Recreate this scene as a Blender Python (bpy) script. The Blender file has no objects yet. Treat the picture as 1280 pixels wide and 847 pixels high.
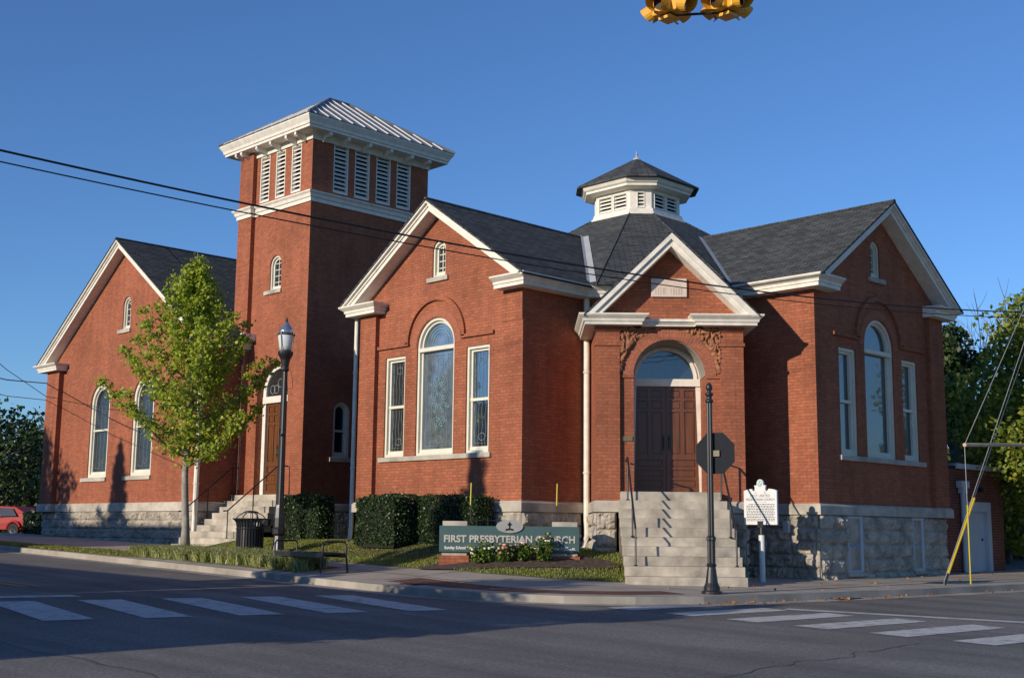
import bpy, bmesh, math, random
from mathutils import Vector, Matrix, noise
from mathutils.geometry import tessellate_polygon
R = math.radians
random.seed(7)
S2 = math.sqrt(.5)
scn = bpy.context.scene
# ------------------------------------------------------------------ camera, sky, sun, exposure
cd = bpy.data.cameras.new('camera'); cam = bpy.data.objects.new('camera', cd); scn.collection.objects.link(cam)
_y, _p, _r = R(45.513), R(8.761), R(0.59)
fw = Vector((-math.sin(_y)*math.cos(_p), math.cos(_y)*math.cos(_p), math.sin(_p)))
rt = Vector((math.cos(_y), math.sin(_y), 0)); up = rt.cross(fw)
rt2 = rt*math.cos(_r) + up*math.sin(_r); up2 = up*math.cos(_r) - rt*math.sin(_r)
m = Matrix((rt2, up2, -fw)).transposed().to_4x4(); m.translation = Vector((20.252, -20.248, 0.857))
cam.matrix_world = m
cd.sensor_width = 36; cd.lens = 43.44; cd.clip_end = 5000; cd.clip_start = .1
scn.camera = cam
SUN_EL, SUN_LEAN = 16.0, 2.5          # the sun stands almost square to the sunlit fronts
to_sun = Vector((-math.sin(R(SUN_LEAN))*math.cos(R(SUN_EL)), -math.cos(R(SUN_LEAN))*math.cos(R(SUN_EL)), math.sin(R(SUN_EL))))
w = bpy.data.worlds.new('World'); scn.world = w; w.use_nodes = True
nt = w.node_tree; bg = nt.nodes['Background']
sky = nt.nodes.new('ShaderNodeTexSky'); sky.sky_type = 'NISHITA'; sky.sun_disc = False
sky.sun_elevation = R(SUN_EL); sky.sun_rotation = R(180+SUN_LEAN)
sky.air_density = 1.0; sky.dust_density = 0.0; sky.ozone_density = 3.5
tint = nt.nodes.new('ShaderNodeMix'); tint.data_type = 'RGBA'; tint.blend_type = 'MULTIPLY'; tint.inputs[0].default_value = 1; tint.inputs[7].default_value = (.72, .96, 1.30, 1)
nt.links.new(sky.outputs[0], tint.inputs[6]); nt.links.new(tint.outputs[2], bg.inputs[0]); bg.inputs[1].default_value = 0.112
sl = bpy.data.lights.new('sun', 'SUN'); sl.energy = 4.6; sl.angle = R(.53); sl.color = (1, .87, .70)
so = bpy.data.objects.new('sun', sl); scn.collection.objects.link(so); so.rotation_euler = to_sun.to_track_quat('Z', 'Y').to_euler()
so.location = (0, -40, 30)
vs = scn.view_settings; vs.view_transform = 'Standard'; vs.look = 'None'; vs.gamma = 1; vs.exposure = 0.0
scn.render.resolution_x = 1024; scn.render.resolution_y = 677

# ------------------------------------------------------------------ materials
MATS = {}
def newmat(name):
    mt = bpy.data.materials.new(name); mt.use_nodes = True; n = mt.node_tree; b = n.nodes['Principled BSDF']; MATS[name] = mt
    return mt, n, b
def N(n, t, **kw):
    x = n.nodes.new(t)
    for k, v in kw.items(): setattr(x, k, v)
    return x
def mapto(n, src, a, b, c, d):
    mr = N(n, 'ShaderNodeMapRange'); mr.inputs[1].default_value = a; mr.inputs[2].default_value = b; mr.inputs[3].default_value = c; mr.inputs[4].default_value = d
    n.links.new(src, mr.inputs[0]); return mr.outputs[0]
def nz(n, scale, detail=4, rough=.6, co='Object', vec=None):
    t = N(n, 'ShaderNodeTexNoise'); t.inputs['Scale'].default_value = scale; t.inputs['Detail'].default_value = detail; t.inputs['Roughness'].default_value = rough
    if vec is None:
        tc = N(n, 'ShaderNodeTexCoord'); vec = tc.outputs[co]
    n.links.new(vec, t.inputs['Vector']); return t.outputs['Fac']
def mul(n, col, fac):
    x = N(n, 'ShaderNodeMix', data_type='RGBA', blend_type='MULTIPLY'); x.inputs[0].default_value = 1
    n.links.new(col, x.inputs[6]); n.links.new(fac, x.inputs[7]); return x.outputs[2]
def mix(n, fac, a, b):
    x = N(n, 'ShaderNodeMix', data_type='RGBA')
    if isinstance(fac, float): x.inputs[0].default_value = fac
    else: n.links.new(fac, x.inputs[0])
    for s, v in ((6, a), (7, b)):
        if isinstance(v, tuple): x.inputs[s].default_value = v+(1,)
        else: n.links.new(v, x.inputs[s])
    return x.outputs[2]
def bump(n, b, h, dist, strength=1.0):
    x = N(n, 'ShaderNodeBump'); x.inputs['Distance'].default_value = dist; x.inputs['Strength'].default_value = strength
    n.links.new(h, x.inputs['Height']); n.links.new(x.outputs[0], b.inputs['Normal'])
def plain(name, col, rough=.6, var=.15, sc=3., bmp=0., metal=0., spec=.5, coat=0.):
    mt, n, b = newmat(name)
    b.inputs['Roughness'].default_value = rough; b.inputs['Metallic'].default_value = metal; b.inputs['Specular IOR Level'].default_value = spec
    b.inputs['Coat Weight'].default_value = coat
    f = nz(n, sc, 6); g = mapto(n, f, .3, .7, 1-var, 1+var)
    rgb = N(n, 'ShaderNodeRGB'); rgb.outputs[0].default_value = col+(1,)
    n.links.new(mul(n, rgb.outputs[0], g), b.inputs['Base Color'])
    if bmp: bump(n, b, nz(n, sc*8, 5), bmp)
    return mt
def brickmat(name, c1, c2, mort, bw=.215, rh=.075, ms=.009, dark=.25):
    mt, n, b = newmat(name)
    tc = N(n, 'ShaderNodeTexCoord'); br = N(n, 'ShaderNodeTexBrick')
    br.inputs['Scale'].default_value = 1; br.inputs['Brick Width'].default_value = bw; br.inputs['Row Height'].default_value = rh
    br.inputs['Mortar Size'].default_value = ms; br.inputs['Mortar Smooth'].default_value = .3; br.inputs['Bias'].default_value = 0
    br.inputs['Color1'].default_value = c1+(1,); br.inputs['Color2'].default_value = c2+(1,); br.inputs['Mortar'].default_value = mort+(1,)
    n.links.new(tc.outputs['UV'], br.inputs['Vector'])
    big = mapto(n, nz(n, .55, 6, .65), .3, .7, 1-dark, 1+dark*.6)
    fine = mapto(n, nz(n, 14, 3), .3, .7, .85, 1.15)
    # rain streaks: noise stretched down the wall
    mp = N(n, 'ShaderNodeMapping'); mp.inputs['Scale'].default_value = (3.2, .35, 1); n.links.new(tc.outputs['UV'], mp.inputs[0])
    st = mapto(n, nz(n, 1, 4, .6, vec=mp.outputs[0]), .35, .65, .88, 1.08)
    c = mul(n, mul(n, mul(n, br.outputs['Color'], big), fine), st)
    sp = nz(n, 9, 2, .5); spm = mapto(n, sp, .77, .80, 0, .5)
    c = mix(n, spm, c, (.45, .40, .36))
    n.links.new(c, b.inputs['Base Color']); b.inputs['Roughness'].default_value = .85; b.inputs['Specular IOR Level'].default_value = .25
    inv = mapto(n, br.outputs['Fac'], 0, 1, 1, 0); bump(n, b, inv, .006, .8)
    return mt
brickmat('brick', (.40, .122, .059), (.30, .091, .046), (.23, .105, .066), ms=.0105, dark=.2)
brickmat('brick_ring', (.38, .115, .058), (.32, .095, .05), (.34, .17, .12), bw=.24, rh=.078, ms=.010, dark=.1)
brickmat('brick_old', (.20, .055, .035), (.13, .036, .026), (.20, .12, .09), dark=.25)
brickmat('pavers', (.20, .075, .055), (.13, .06, .05), (.10, .08, .07), bw=.2, rh=.1, dark=.2)
def shingle(name, c1, c2):
    mt, n, b = newmat(name); tc = N(n, 'ShaderNodeTexCoord'); br = N(n, 'ShaderNodeTexBrick')
    br.inputs['Scale'].default_value = 1; br.inputs['Brick Width'].default_value = .31; br.inputs['Row Height'].default_value = .14
    br.inputs['Mortar Size'].default_value = .009; br.inputs['Mortar Smooth'].default_value = .1
    br.inputs['Color1'].default_value = c1+(1,); br.inputs['Color2'].default_value = c2+(1,); br.inputs['Mortar'].default_value = (.008, .008, .009, 1)
    n.links.new(tc.outputs['UV'], br.inputs['Vector'])
    mp = N(n, 'ShaderNodeMapping'); mp.inputs['Scale'].default_value = (3, 7, 1); n.links.new(tc.outputs['UV'], mp.inputs[0])
    v = mapto(n, nz(n, 1, 3, .6, vec=mp.outputs[0]), .3, .7, .68, 1.32)
    g = mapto(n, nz(n, 60, 2), .3, .7, .75, 1.25)
    n.links.new(mul(n, mul(n, br.outputs['Color'], v), g), b.inputs['Base Color']); b.inputs['Roughness'].default_value = .9
    b.inputs['Specular IOR Level'].default_value = .3
    bump(n, b, mapto(n, br.outputs['Fac'], 0, 1, 1, 0), .012)
    return mt
shingle('shingle', (.082, .088, .088), (.044, .048, .050))
plain('limestone', (.42, .385, .32), .9, .38, 1.6, .004)
plain('rockstone', (.37, .33, .27), .95, .42, 2.6, .008)
plain('steps_stone', (.38, .34, .28), .9, .45, 1.9, .006)
plain('white_paint', (.72, .68, .595), .6, .13, 5)
plain('cream_paint', (.66, .64, .53), .55, .08, 2)
plain('louvre_paint', (.70, .68, .62), .6, .08, 2)
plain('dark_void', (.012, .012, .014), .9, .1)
plain('valley_metal', (.42, .43, .44), .5, .1, 2)
plain('blue_board', (.15, .26, .42), .7, .12, 2)
plain('gray_paint', (.42, .45, .50), .6, .08, 2)
plain('black_iron', (.018, .019, .022), .38, .2, 6, spec=.5)
plain('sign_back', (.018, .021, .026), .8, .1, 3, spec=.15)
plain('wood_post', (.12, .085, .055), .85, .3, 2)
plain('tan_pipe', (.50, .36, .22), .6, .2)
plain('wire', (.012, .012, .013), .6, .1)
plain('steel_wire', (.30, .31, .32), .45, .1)
plain('yellow_plastic', (.72, .50, .02), .5, .08)
plain('yellow_rod', (.50, .42, .03), .5, .1)
plain('red_paint', (.30, .010, .009), .5, .05, coat=.1, spec=.3)
plain('sign_red', (.45, .012, .015), .4, .05)
plain('chrome', (.6, .6, .6), .15, .05, metal=1.)
plain('tyre', (.02, .02, .02), .8, .1)
plain('signal_yellow', (.72, .36, .035), .42, .08)
plain('signal_dark', (.015, .015, .016), .5, .1)
plain('teal_board', (.048, .100, .104), .55, .10, 1.2)
plain('letter_metal', (.46, .44, .39), .5, .08)
plain('letter_white', (.80, .78, .72), .5, .03)
plain('oval_stone', (.30, .31, .30), .7, .15, 4)
plain('marker_silver', (.66, .66, .64), .5, .07, 3)
plain('marker_ink', (.05, .05, .05), .6, .1)
plain('crest_teal', (.20, .42, .42), .6, .1)
plain('terracotta', (.30, .125, .062), .85, .5, 9)
plain('plaque_stone', (.62, .51, .43), .8, .12, 5)
plain('engraving', (.38, .31, .26), .9, .1)
plain('bronze', (.14, .11, .06), .5, .2)
plain('bark', (.14, .12, .095), .95, .4, 6, .01)
plain('bark_pale', (.30, .275, .235), .9, .35, 6, .006)
plain('concrete', (.34, .30, .245), .9, .22, .7, .003)
plain('kerb_stone', (.31, .28, .235), .9, .3, 1.1, .004)
plain('mulch', (.095, .062, .046), 1., .55, 9, .03)
plain('soil_grass', (.12, .13, .04), 1., .4, 2.5, .02)
plain('flower_white', (.85, .80, .66), .6, .05)
plain('flower_pink', (.75, .30, .30), .6, .15, 9)
plain('flower_peach', (.80, .48, .30), .6, .15, 9)
plain('stucco', (.30, .27, .23), .9, .2)
plain('lamp_glass', (.62, .66, .66), .18, .05, spec=.8)
plain('lamp_cap', (.45, .50, .55), .2, .05, metal=.8)
plain('tar', (.085, .080, .074), .6, .2)
plain('asphalt_new', (.105, .098, .088), .85, .35, 12, .004)
plain('iron_grate', (.03, .026, .024), .7, .3)
# wood with a vertical grain
def wood(name, c1, c2, rough=.35):
    mt, n, b = newmat(name); tc = N(n, 'ShaderNodeTexCoord')
    mp = N(n, 'ShaderNodeMapping'); mp.inputs['Scale'].default_value = (14, 14, 1.1); n.links.new(tc.outputs['Object'], mp.inputs[0])
    f = mapto(n, nz(n, 1, 6, .65, vec=mp.outputs[0]), .3, .7, 0, 1)
    n.links.new(mix(n, f, c1, c2), b.inputs['Base Color']); b.inputs['Roughness'].default_value = rough
    return mt
wood('door_wood', (.17, .065, .022), (.095, .034, .013), .38)
wood('door_wood_dark', (.17, .062, .026), (.085, .032, .014), .30)
wood('weathered_wood', (.36, .31, .25), (.24, .20, .16), .8)
def glassmat(name, col, mixf, rough=.03):
    mt, n, b = newmat(name); b.inputs['Roughness'].default_value = .3; b.inputs['Specular IOR Level'].default_value = .6
    rgb = N(n, 'ShaderNodeRGB'); rgb.outputs[0].default_value = col+(1,)
    g = mapto(n, nz(n, 3.5, 5, .7), .3, .7, .5, 1.6); n.links.new(mul(n, rgb.outputs[0], g), b.inputs['Base Color'])
    gl = N(n, 'ShaderNodeBsdfGlossy'); gl.inputs['Roughness'].default_value = rough; gl.inputs['Color'].default_value = (.8, .86, .9, 1)
    ms = N(n, 'ShaderNodeMixShader'); ms.inputs[0].default_value = mixf
    bp = N(n, 'ShaderNodeBump'); bp.inputs['Distance'].default_value = .004; bp.inputs['Strength'].default_value = .35; n.links.new(nz(n, 2.2, 2), bp.inputs['Height']); n.links.new(bp.outputs[0], gl.inputs['Normal'])
    out = n.nodes['Material Output']; n.links.new(b.outputs[0], ms.inputs[1]); n.links.new(gl.outputs[0], ms.inputs[2]); n.links.new(ms.outputs[0], out.inputs[0])
    return mt
glassmat('glass_dark', (.020, .020, .021), .055)
glassmat('glass_stained', (.11, .14, .17), .32, .08)
glassmat('glass_sky', (.02, .03, .045), .36)
glassmat('glass_deep', (.012, .016, .024), .13)
plain('leading', (.26, .30, .31), .5, .1)
plain('leading_teal', (.22, .34, .37), .4, .1)
def metalroof():
    mt, n, b = newmat('metal_roof'); b.inputs['Base Color'].default_value = (.20, .205, .21, 1); b.inputs['Metallic'].default_value = .3; b.inputs['Roughness'].default_value = .42
metalroof()
plain('sunlit_seam', (.72, .71, .68), .4, .05)  # seams lighter than the roof metal: sun on their sides, put into the colour
# ground materials
def asphalt():
    mt, n, b = newmat('asphalt')
    big = mapto(n, nz(n, .25, 6, .6), .3, .7, .78, 1.25); fine = mapto(n, nz(n, 28, 5, .9), .3, .7, .25, 1.75)
    tc = N(n, 'ShaderNodeTexCoord')
    mp = N(n, 'ShaderNodeMapping'); mp.inputs['Scale'].default_value = (.12, 1.6, 1); n.links.new(tc.outputs['Object'], mp.inputs[0])
    lanes = mapto(n, nz(n, 1, 3, .5, vec=mp.outputs[0]), .35, .65, .80, 1.18)
    rgb = N(n, 'ShaderNodeRGB'); rgb.outputs[0].default_value = (.152, .143, .130, 1)
    c = mul(n, mul(n, mul(n, rgb.outputs[0], big), fine), lanes)
    # cracks
    dn = N(n, 'ShaderNodeTexNoise'); dn.inputs['Scale'].default_value = 1.2; dn.inputs['Detail'].default_value = 5; n.links.new(tc.outputs['Object'], dn.inputs['Vector'])
    ad = N(n, 'ShaderNodeMix', data_type='RGBA', blend_type='ADD'); ad.inputs[0].default_value = .9; n.links.new(tc.outputs['Object'], ad.inputs[6]); n.links.new(dn.outputs['Color'], ad.inputs[7])
    vo = N(n, 'ShaderNodeTexVoronoi', feature='DISTANCE_TO_EDGE'); vo.inputs['Scale'].default_value = .28; n.links.new(ad.outputs[2], vo.inputs['Vector'])
    cr = mapto(n, vo.outputs['Distance'], .0, .006, .82, 1.0); c = mul(n, c, cr)
    n.links.new(c, b.inputs['Base Color']); b.inputs['Roughness'].default_value = .82; b.inputs['Specular IOR Level'].default_value = .35
    bump(n, b, nz(n, 60, 2), .004)
asphalt()
def roadpaint(name, col):
    mt, n, b = newmat(name)
    wear = mapto(n, nz(n, 4, 9, .8), .50, .64, 0, .85); fine = mapto(n, nz(n, 50, 2, .7), .35, .65, .85, 1.08)
    rgb = N(n, 'ShaderNodeRGB'); rgb.outputs[0].default_value = col+(1,)
    n.links.new(mul(n, mix(n, wear, rgb.outputs[0], (.14, .135, .13)), fine), b.inputs['Base Color']); b.inputs['Roughness'].default_value = .7
roadpaint('road_white', (.56, .55, .51)); roadpaint('road_yellow', (.45, .27, .03))
def leafmat(name, a, b_, c_, trans=.35, rough=.5, spec=.4):
    mt, n, b = newmat(name)
    at = N(n, 'ShaderNodeAttribute', attribute_name='rnd')
    r = N(n, 'ShaderNodeValToRGB'); e = r.color_ramp.elements; e[0].position = 0; e[0].color = a+(1,); e[1].position = 1; e[1].color = c_+(1,)
    m_ = e.new(.55); m_.color = b_+(1,)
    n.links.new(at.outputs['Fac'], r.inputs[0]); n.links.new(r.outputs[0], b.inputs['Base Color'])
    b.inputs['Roughness'].default_value = rough; b.inputs['Specular IOR Level'].default_value = spec
    tr = N(n, 'ShaderNodeBsdfTranslucent'); n.links.new(r.outputs[0], tr.inputs[0])
    ms = N(n, 'ShaderNodeMixShader'); ms.inputs[0].default_value = trans
    n.links.new(b.outputs[0], ms.inputs[1]); n.links.new(tr.outputs[0], ms.inputs[2]); n.links.new(ms.outputs[0], n.nodes['Material Output'].inputs[0])
leafmat('leaf_tree', (.17, .25, .018), (.34, .43, .032), (.54, .56, .07), .45)
leafmat('leaf_maple', (.07, .12, .014), (.20, .26, .03), (.48, .42, .06), .35)
leafmat('leaf_dark', (.018, .038, .012), (.036, .068, .018), (.08, .11, .025), .2)
leafmat('leaf_holly', (.010, .028, .008), (.024, .052, .014), (.075, .12, .03), .1, .42, .45)
leafmat('leaf_rose', (.04, .09, .012), (.09, .16, .02), (.20, .25, .04), .3)
leafmat('leaf_liriope', (.20, .27, .06), (.42, .46, .16), (.75, .72, .45), .4)
leafmat('grass', (.14, .19, .03), (.26, .30, .05), (.45, .40, .12), .4)
leafmat('leaf_fallen', (.20, .06, .015), (.35, .11, .02), (.45, .25, .05), .1)

# ------------------------------------------------------------------ mesh helpers
C = scn.collection
class Fr:
    """wall frame: u along the wall (to the right as seen from outside), o outward, z up"""
    def __init__(s, ox, oy, dx, dy): s.o = Vector((ox, oy, 0)); s.d = Vector((dx, dy, 0)); s.n = Vector((dy, -dx, 0))
    def P(s, u, o, z): return s.o + s.d*u + s.n*o + Vector((0, 0, z))
WLD = Fr(0, 0, 1, 0)
class MB:
    def __init__(s): s.v = []; s.f = []; s.uv = {}; s.rnd = None; s.smooth = False
    def quad(s, a, b, c, d, uv=None):
        i = len(s.v); s.v += [Vector(a), Vector(b), Vector(c), Vector(d)]; s.f.append((i, i+1, i+2, i+3))
        if uv: s.uv[len(s.f)-1] = uv
    def hexa(s, p):   # p: 8 points, 0-3 bottom ccw from above, 4-7 top
        i = len(s.v); s.v += [Vector(q) for q in p]
        for f in ((0, 3, 2, 1), (4, 5, 6, 7), (0, 1, 5, 4), (1, 2, 6, 5), (2, 3, 7, 6), (3, 0, 4, 7)): s.f.append(tuple(i+k for k in f))
    def box(s, fr, u0, u1, o0, o1, z0, z1):
        P = fr.P; s.hexa([P(u0, o1, z0), P(u1, o1, z0), P(u1, o0, z0), P(u0, o0, z0), P(u0, o1, z1), P(u1, o1, z1), P(u1, o0, z1), P(u0, o0, z1)]); return s
    def wbox(s, x0, x1, y0, y1, z0, z1): return s.box(WLD, x0, x1, -y1, -y0, z0, z1)
    def tri_poly(s, fr, outer, holes, o, flip=False):
        loops = [[Vector((a, b, 0)) for a, b in l] for l in [outer]+holes]
        flat = [q for l in loops for q in l]; i = len(s.v)
        s.v += [fr.P(q.x, o, q.y) for q in flat]
        for t in tessellate_polygon(loops):
            a, b, c = [flat[k] for k in t]
            ccw = (b.x-a.x)*(c.y-a.y)-(b.y-a.y)*(c.x-a.x) > 0
            # u x z = outward for this frame
            t = tuple(i+k for k in t)
            if ccw == flip: t = t[::-1]
            s.f.append(t)
    def wall(s, fr, outer, holes, o=0., th=.32):
        s.tri_poly(fr, outer, holes, o); s.tri_poly(fr, outer, holes, o-th, True)
        for l, inv in [(outer, False)]+[(h, True) for h in holes]:
            n = len(l); area = sum(l[i][0]*l[(i+1) % n][1]-l[(i+1) % n][0]*l[i][1] for i in range(n))
            seq = l if area > 0 else l[::-1]
            if inv: seq = seq[::-1]
            for i in range(n):
                a = seq[i]; b = seq[(i+1) % n]
                s.quad(fr.P(a[0], o-th, a[1]), fr.P(b[0], o-th, b[1]), fr.P(b[0], o, b[1]), fr.P(a[0], o, a[1]))
        return s
    def prism(s, fr, pts, o0, o1): return s.wall(fr, pts, [], o1, o1-o0)
    def ring(s, fr, A, B, o0, o1, closed=True):
        """frame between outline A (outer) and B (inner), both ccw with the same count"""
        n = len(A); P = fr.P
        for i in range(n if closed else n-1):
            j = (i+1) % n; a, b, c, d = A[i], A[j], B[j], B[i]
            s.quad(P(a[0], o1, a[1]), P(b[0], o1, b[1]), P(c[0], o1, c[1]), P(d[0], o1, d[1]))
            s.quad(P(b[0], o1, b[1]), P(a[0], o1, a[1]), P(a[0], o0, a[1]), P(b[0], o0, b[1]))
            s.quad(P(d[0], o1, d[1]), P(c[0], o1, c[1]), P(c[0], o0, c[1]), P(d[0], o0, d[1]))
        if not closed:
            for k in (0, n-1):
                a, d = A[k], B[k]; s.quad(P(a[0], o1, a[1]), P(d[0], o1, d[1]), P(d[0], o0, d[1]), P(a[0], o0, a[1]))
        return s
    def sweep(s, path, prof, closed=False):
        """path: 2D points, outward is on the right of travel; prof: (out, z)"""
        n = len(path); rows = []
        for i, p in enumerate(path):
            p = Vector(p)
            a = Vector(path[(i-1) % n]); b = Vector(path[(i+1) % n])
            d0 = (p-a).normalized() if (closed or i > 0) else None; d1 = (b-p).normalized() if (closed or i < n-1) else None
            if d0 is None: d0 = d1
            if d1 is None: d1 = d0
            n0 = Vector((d0.y, -d0.x)); n1 = Vector((d1.y, -d1.x)); mm = (n0+n1); mm /= max(.2, (1+n0.dot(n1)))
            rows.append([Vector((p.x+mm.x*o, p.y+mm.y*o, z)) for o, z in prof])
        k = len(prof)
        for i in range(n if closed else n-1):
            A = rows[i]; B = rows[(i+1) % n]
            for j in range(k):
                j2 = (j+1) % k
                s.quad(A[j], B[j], B[j2], A[j2])
        if not closed:
            for r_, fl in ((rows[0], False), (rows[-1], True)):
                i = len(s.v); s.v += r_; f = tuple(range(i, i+k)); s.f.append(f[::-1] if fl else f)
        return s
    def tube(s, pts, r, n=8, caps=True):
        pts = [Vector(p) for p in pts]; rs = r if isinstance(r, (list, tuple)) else [r]*len(pts); i0 = len(s.v)
        for i, p in enumerate(pts):
            d = (pts[min(i+1, len(pts)-1)]-pts[max(i-1, 0)]).normalized()
            a = d.cross(Vector((0, 0, 1))) if abs(d.z) < .95 else d.cross(Vector((1, 0, 0)))
            a.normalize(); b = d.cross(a)
            for k in range(n):
                t = 2*math.pi*k/n; s.v.append(p+(a*math.cos(t)+b*math.sin(t))*rs[i])
        for i in range(len(pts)-1):
            for k in range(n):
                k2 = (k+1) % n; s.f.append((i0+i*n+k, i0+i*n+k2, i0+(i+1)*n+k2, i0+(i+1)*n+k))
        if caps: s.f.append(tuple(i0+k for k in range(n))[::-1]); s.f.append(tuple(i0+(len(pts)-1)*n+k for k in range(n)))
        return s
    def lathe(s, c, prof, n=16, rib=0.):
        i0 = len(s.v); c = Vector(c)
        for r, z in prof:
            for k in range(n):
                t = 2*math.pi*k/n; q = r*(1-(rib if k % 2 else 0)); s.v.append(c+Vector((q*math.cos(t), q*math.sin(t), z)))
        for i in range(len(prof)-1):
            for k in range(n):
                k2 = (k+1) % n; s.f.append((i0+i*n+k, i0+i*n+k2, i0+(i+1)*n+k2, i0+(i+1)*n+k))
        s.f.append(tuple(i0+k for k in range(n))[::-1]); s.f.append(tuple(i0+(len(prof)-1)*n+k for k in range(n)))
        return s
    def build(s, name, mat, parent=None, bevel=0.):
        off = Vector((0, 0, 0)); q = parent
        while q: off += q.location; q = q.parent
        me = bpy.data.meshes.new(name); me.from_pydata([tuple(v-off) for v in s.v], [], s.f)
        me.validate(clean_customdata=False)
        ul = me.uv_layers.new(name='UVMap'); vv = s.v
        for p in me.polygons:
            cu = s.uv.get(p.index)
            n = p.normal
            if cu is None:
                t = Vector((-n.y, n.x, 0)) if abs(n.z) < .9 else Vector((1, 0, 0))
                t.normalize(); b = n.cross(t)
                if abs(n.z) < .05: b = Vector((0, 0, 1))
            for q_, li in enumerate(p.loop_indices):
                if cu: ul.data[li].uv = cu[q_]
                else:
                    co = me.vertices[me.loops[li].vertex_index].co + off; ul.data[li].uv = (co.dot(t), co.dot(b))
        if s.rnd is not None:
            at = me.attributes.new('rnd', 'FLOAT', 'FACE'); at.data.foreach_set('value', s.rnd[:len(me.polygons)])
        if s.smooth: me.polygons.foreach_set('use_smooth', [True]*len(me.polygons))
        me.materials.append(MATS[mat]); o = bpy.data.objects.new(name, me); C.objects.link(o)
        if parent: o.parent = parent
        if bevel:
            md = o.modifiers.new('bevel', 'BEVEL'); md.width = bevel; md.segments = 2; md.limit_method = 'ANGLE'
        return o
def tag(o, label, cat, group=None, kind=None):
    o['label'] = label; o['category'] = cat
    if group: o['group'] = group
    if kind: o['kind'] = kind
    return o
def struct(o): o['kind'] = 'structure'; return o
def thing(name, loc, label, cat, group=None):
    o = bpy.data.objects.new(name, None); C.objects.link(o); o.location = loc; o.empty_display_size = .3
    return tag(o, label, cat, group)
def dup(root, loc, label, rotz=None):
    r = root.copy(); C.objects.link(r); r.location = loc; r['label'] = label
    if rotz is not None: r.rotation_euler = (0, 0, rotz)
    for ch in list(root.children):
        c = ch.copy(); C.objects.link(c); c.parent = r
        for g in ch.children:
            d = g.copy(); C.objects.link(d); d.parent = c
    return r
def rect(u0, u1, z0, z1): return [(u0, z0), (u1, z0), (u1, z1), (u0, z1)]
def arch(u0, u1, z0, zs, n=18, r=None):
    """door or window outline: straight sides to zs, half circle above"""
    c = (u0+u1)/2; r = r or (u1-u0)/2
    return [(u0, z0), (u1, z0)]+[(c+r*math.cos(math.pi*i/n), zs+r*math.sin(math.pi*i/n)) for i in range(n+1)]
def arc(c, zs, r, a0=0., a1=180., n=24): return [(c+r*math.cos(R(a0+(a1-a0)*i/n)), zs+r*math.sin(R(a0+(a1-a0)*i/n))) for i in range(n+1)]
def text_obj(body, size, fr, u, o, z, mat, name, parent, ext=.006, align='CENTER', xs=1., bold=0.):
    cu = bpy.data.curves.new('txt', 'FONT'); cu.body = body; cu.size = size; cu.align_x = align; cu.extrude = ext; cu.offset = bold; cu.resolution_u = 3
    t = bpy.data.objects.new('txt', cu); C.objects.link(t); bpy.context.view_layer.update()
    me = bpy.data.meshes.new_from_object(t); bpy.data.objects.remove(t)
    off = Vector((0, 0, 0)); q = parent
    while q: off += q.location; q = q.parent
    for v in me.vertices: v.co = fr.P(u+v.co.x*xs, o+v.co.z, z+v.co.y)-off
    me.materials.clear(); me.materials.append(MATS[mat]); me.name = name
    ob = bpy.data.objects.new(name, me); C.objects.link(ob); ob.parent = parent; return ob

# ------------------------------------------------------------------ terrain
def sm(t): t = max(0., min(1., t)); return t*t*(3-2*t)
def gz(x, y):
    xx = max(-34., min(26., x)); yy = max(-40., min(40., y))
    z = -.2-.019*(xx-4.9)+.005*(yy-4.7)
    if x < -32: z -= .45*sm((-32-x)/22)
    return z
def wx(x):
    if x < -18: return .1
    if x < -10: return .1+.35*(x+18)/8
    if x < -5: return .45+.55*(x+10)/5
    if x < 1: return 1.
    if x < 4: return (4-x)/3
    return 0.
def H(x, y): return gz(x, y)+.065*max(0, min(y+5.2, 3.2 if x > -10 else 6))*wx(x)
STREET = -.13
def road(x, y, d=0.): return gz(x, y)+STREET+d
kerb_line = [(-120, 1.0), (-60, -2.2), (-40, -3.2), (-30, -3.8), (-18.4, -4.36), (-13.4, -4.6), (-8, -4.9), (-3.5, -5.13), (-1, -5.3), (1.2, -5.42), (3, -5.4), (4.4, -5.1), (5.5, -4.45), (6.3, -3.5), (6.85, -2.3), (7.1, -1), (7.35, 1), (7.75, 4), (8.1, 8), (8.6, 14), (9.4, 24), (12, 60), (16, 120)]
def offset_line(pts, d):
    out = []
    for i, p in enumerate(pts):
        a = Vector(pts[max(i-1, 0)]); b = Vector(pts[min(i+1, len(pts)-1)]); t = (b-a).normalized(); out.append((p[0]-t.y*d, p[1]+t.x*d))
    return out      # d>0: left of travel (towards the church)
def ribbon(name, A, B, zf, mat, sub=1):
    mb = MB()
    for i in range(len(A)-1):
        for k in range(sub):
            t0, t1 = k/sub, (k+1)/sub
            q = lambda P, Q, t: (P[0]+(Q[0]-P[0])*t, P[1]+(Q[1]-P[1])*t)
            a = q(A[i], A[i+1], t0); b = q(A[i], A[i+1], t1); c = q(B[i], B[i+1], t1); d = q(B[i], B[i+1], t0)
            mb.quad((a[0], a[1], zf(*a)), (b[0], b[1], zf(*b)), (c[0], c[1], zf(*c)), (d[0], d[1], zf(*d)))
    return mb
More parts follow.
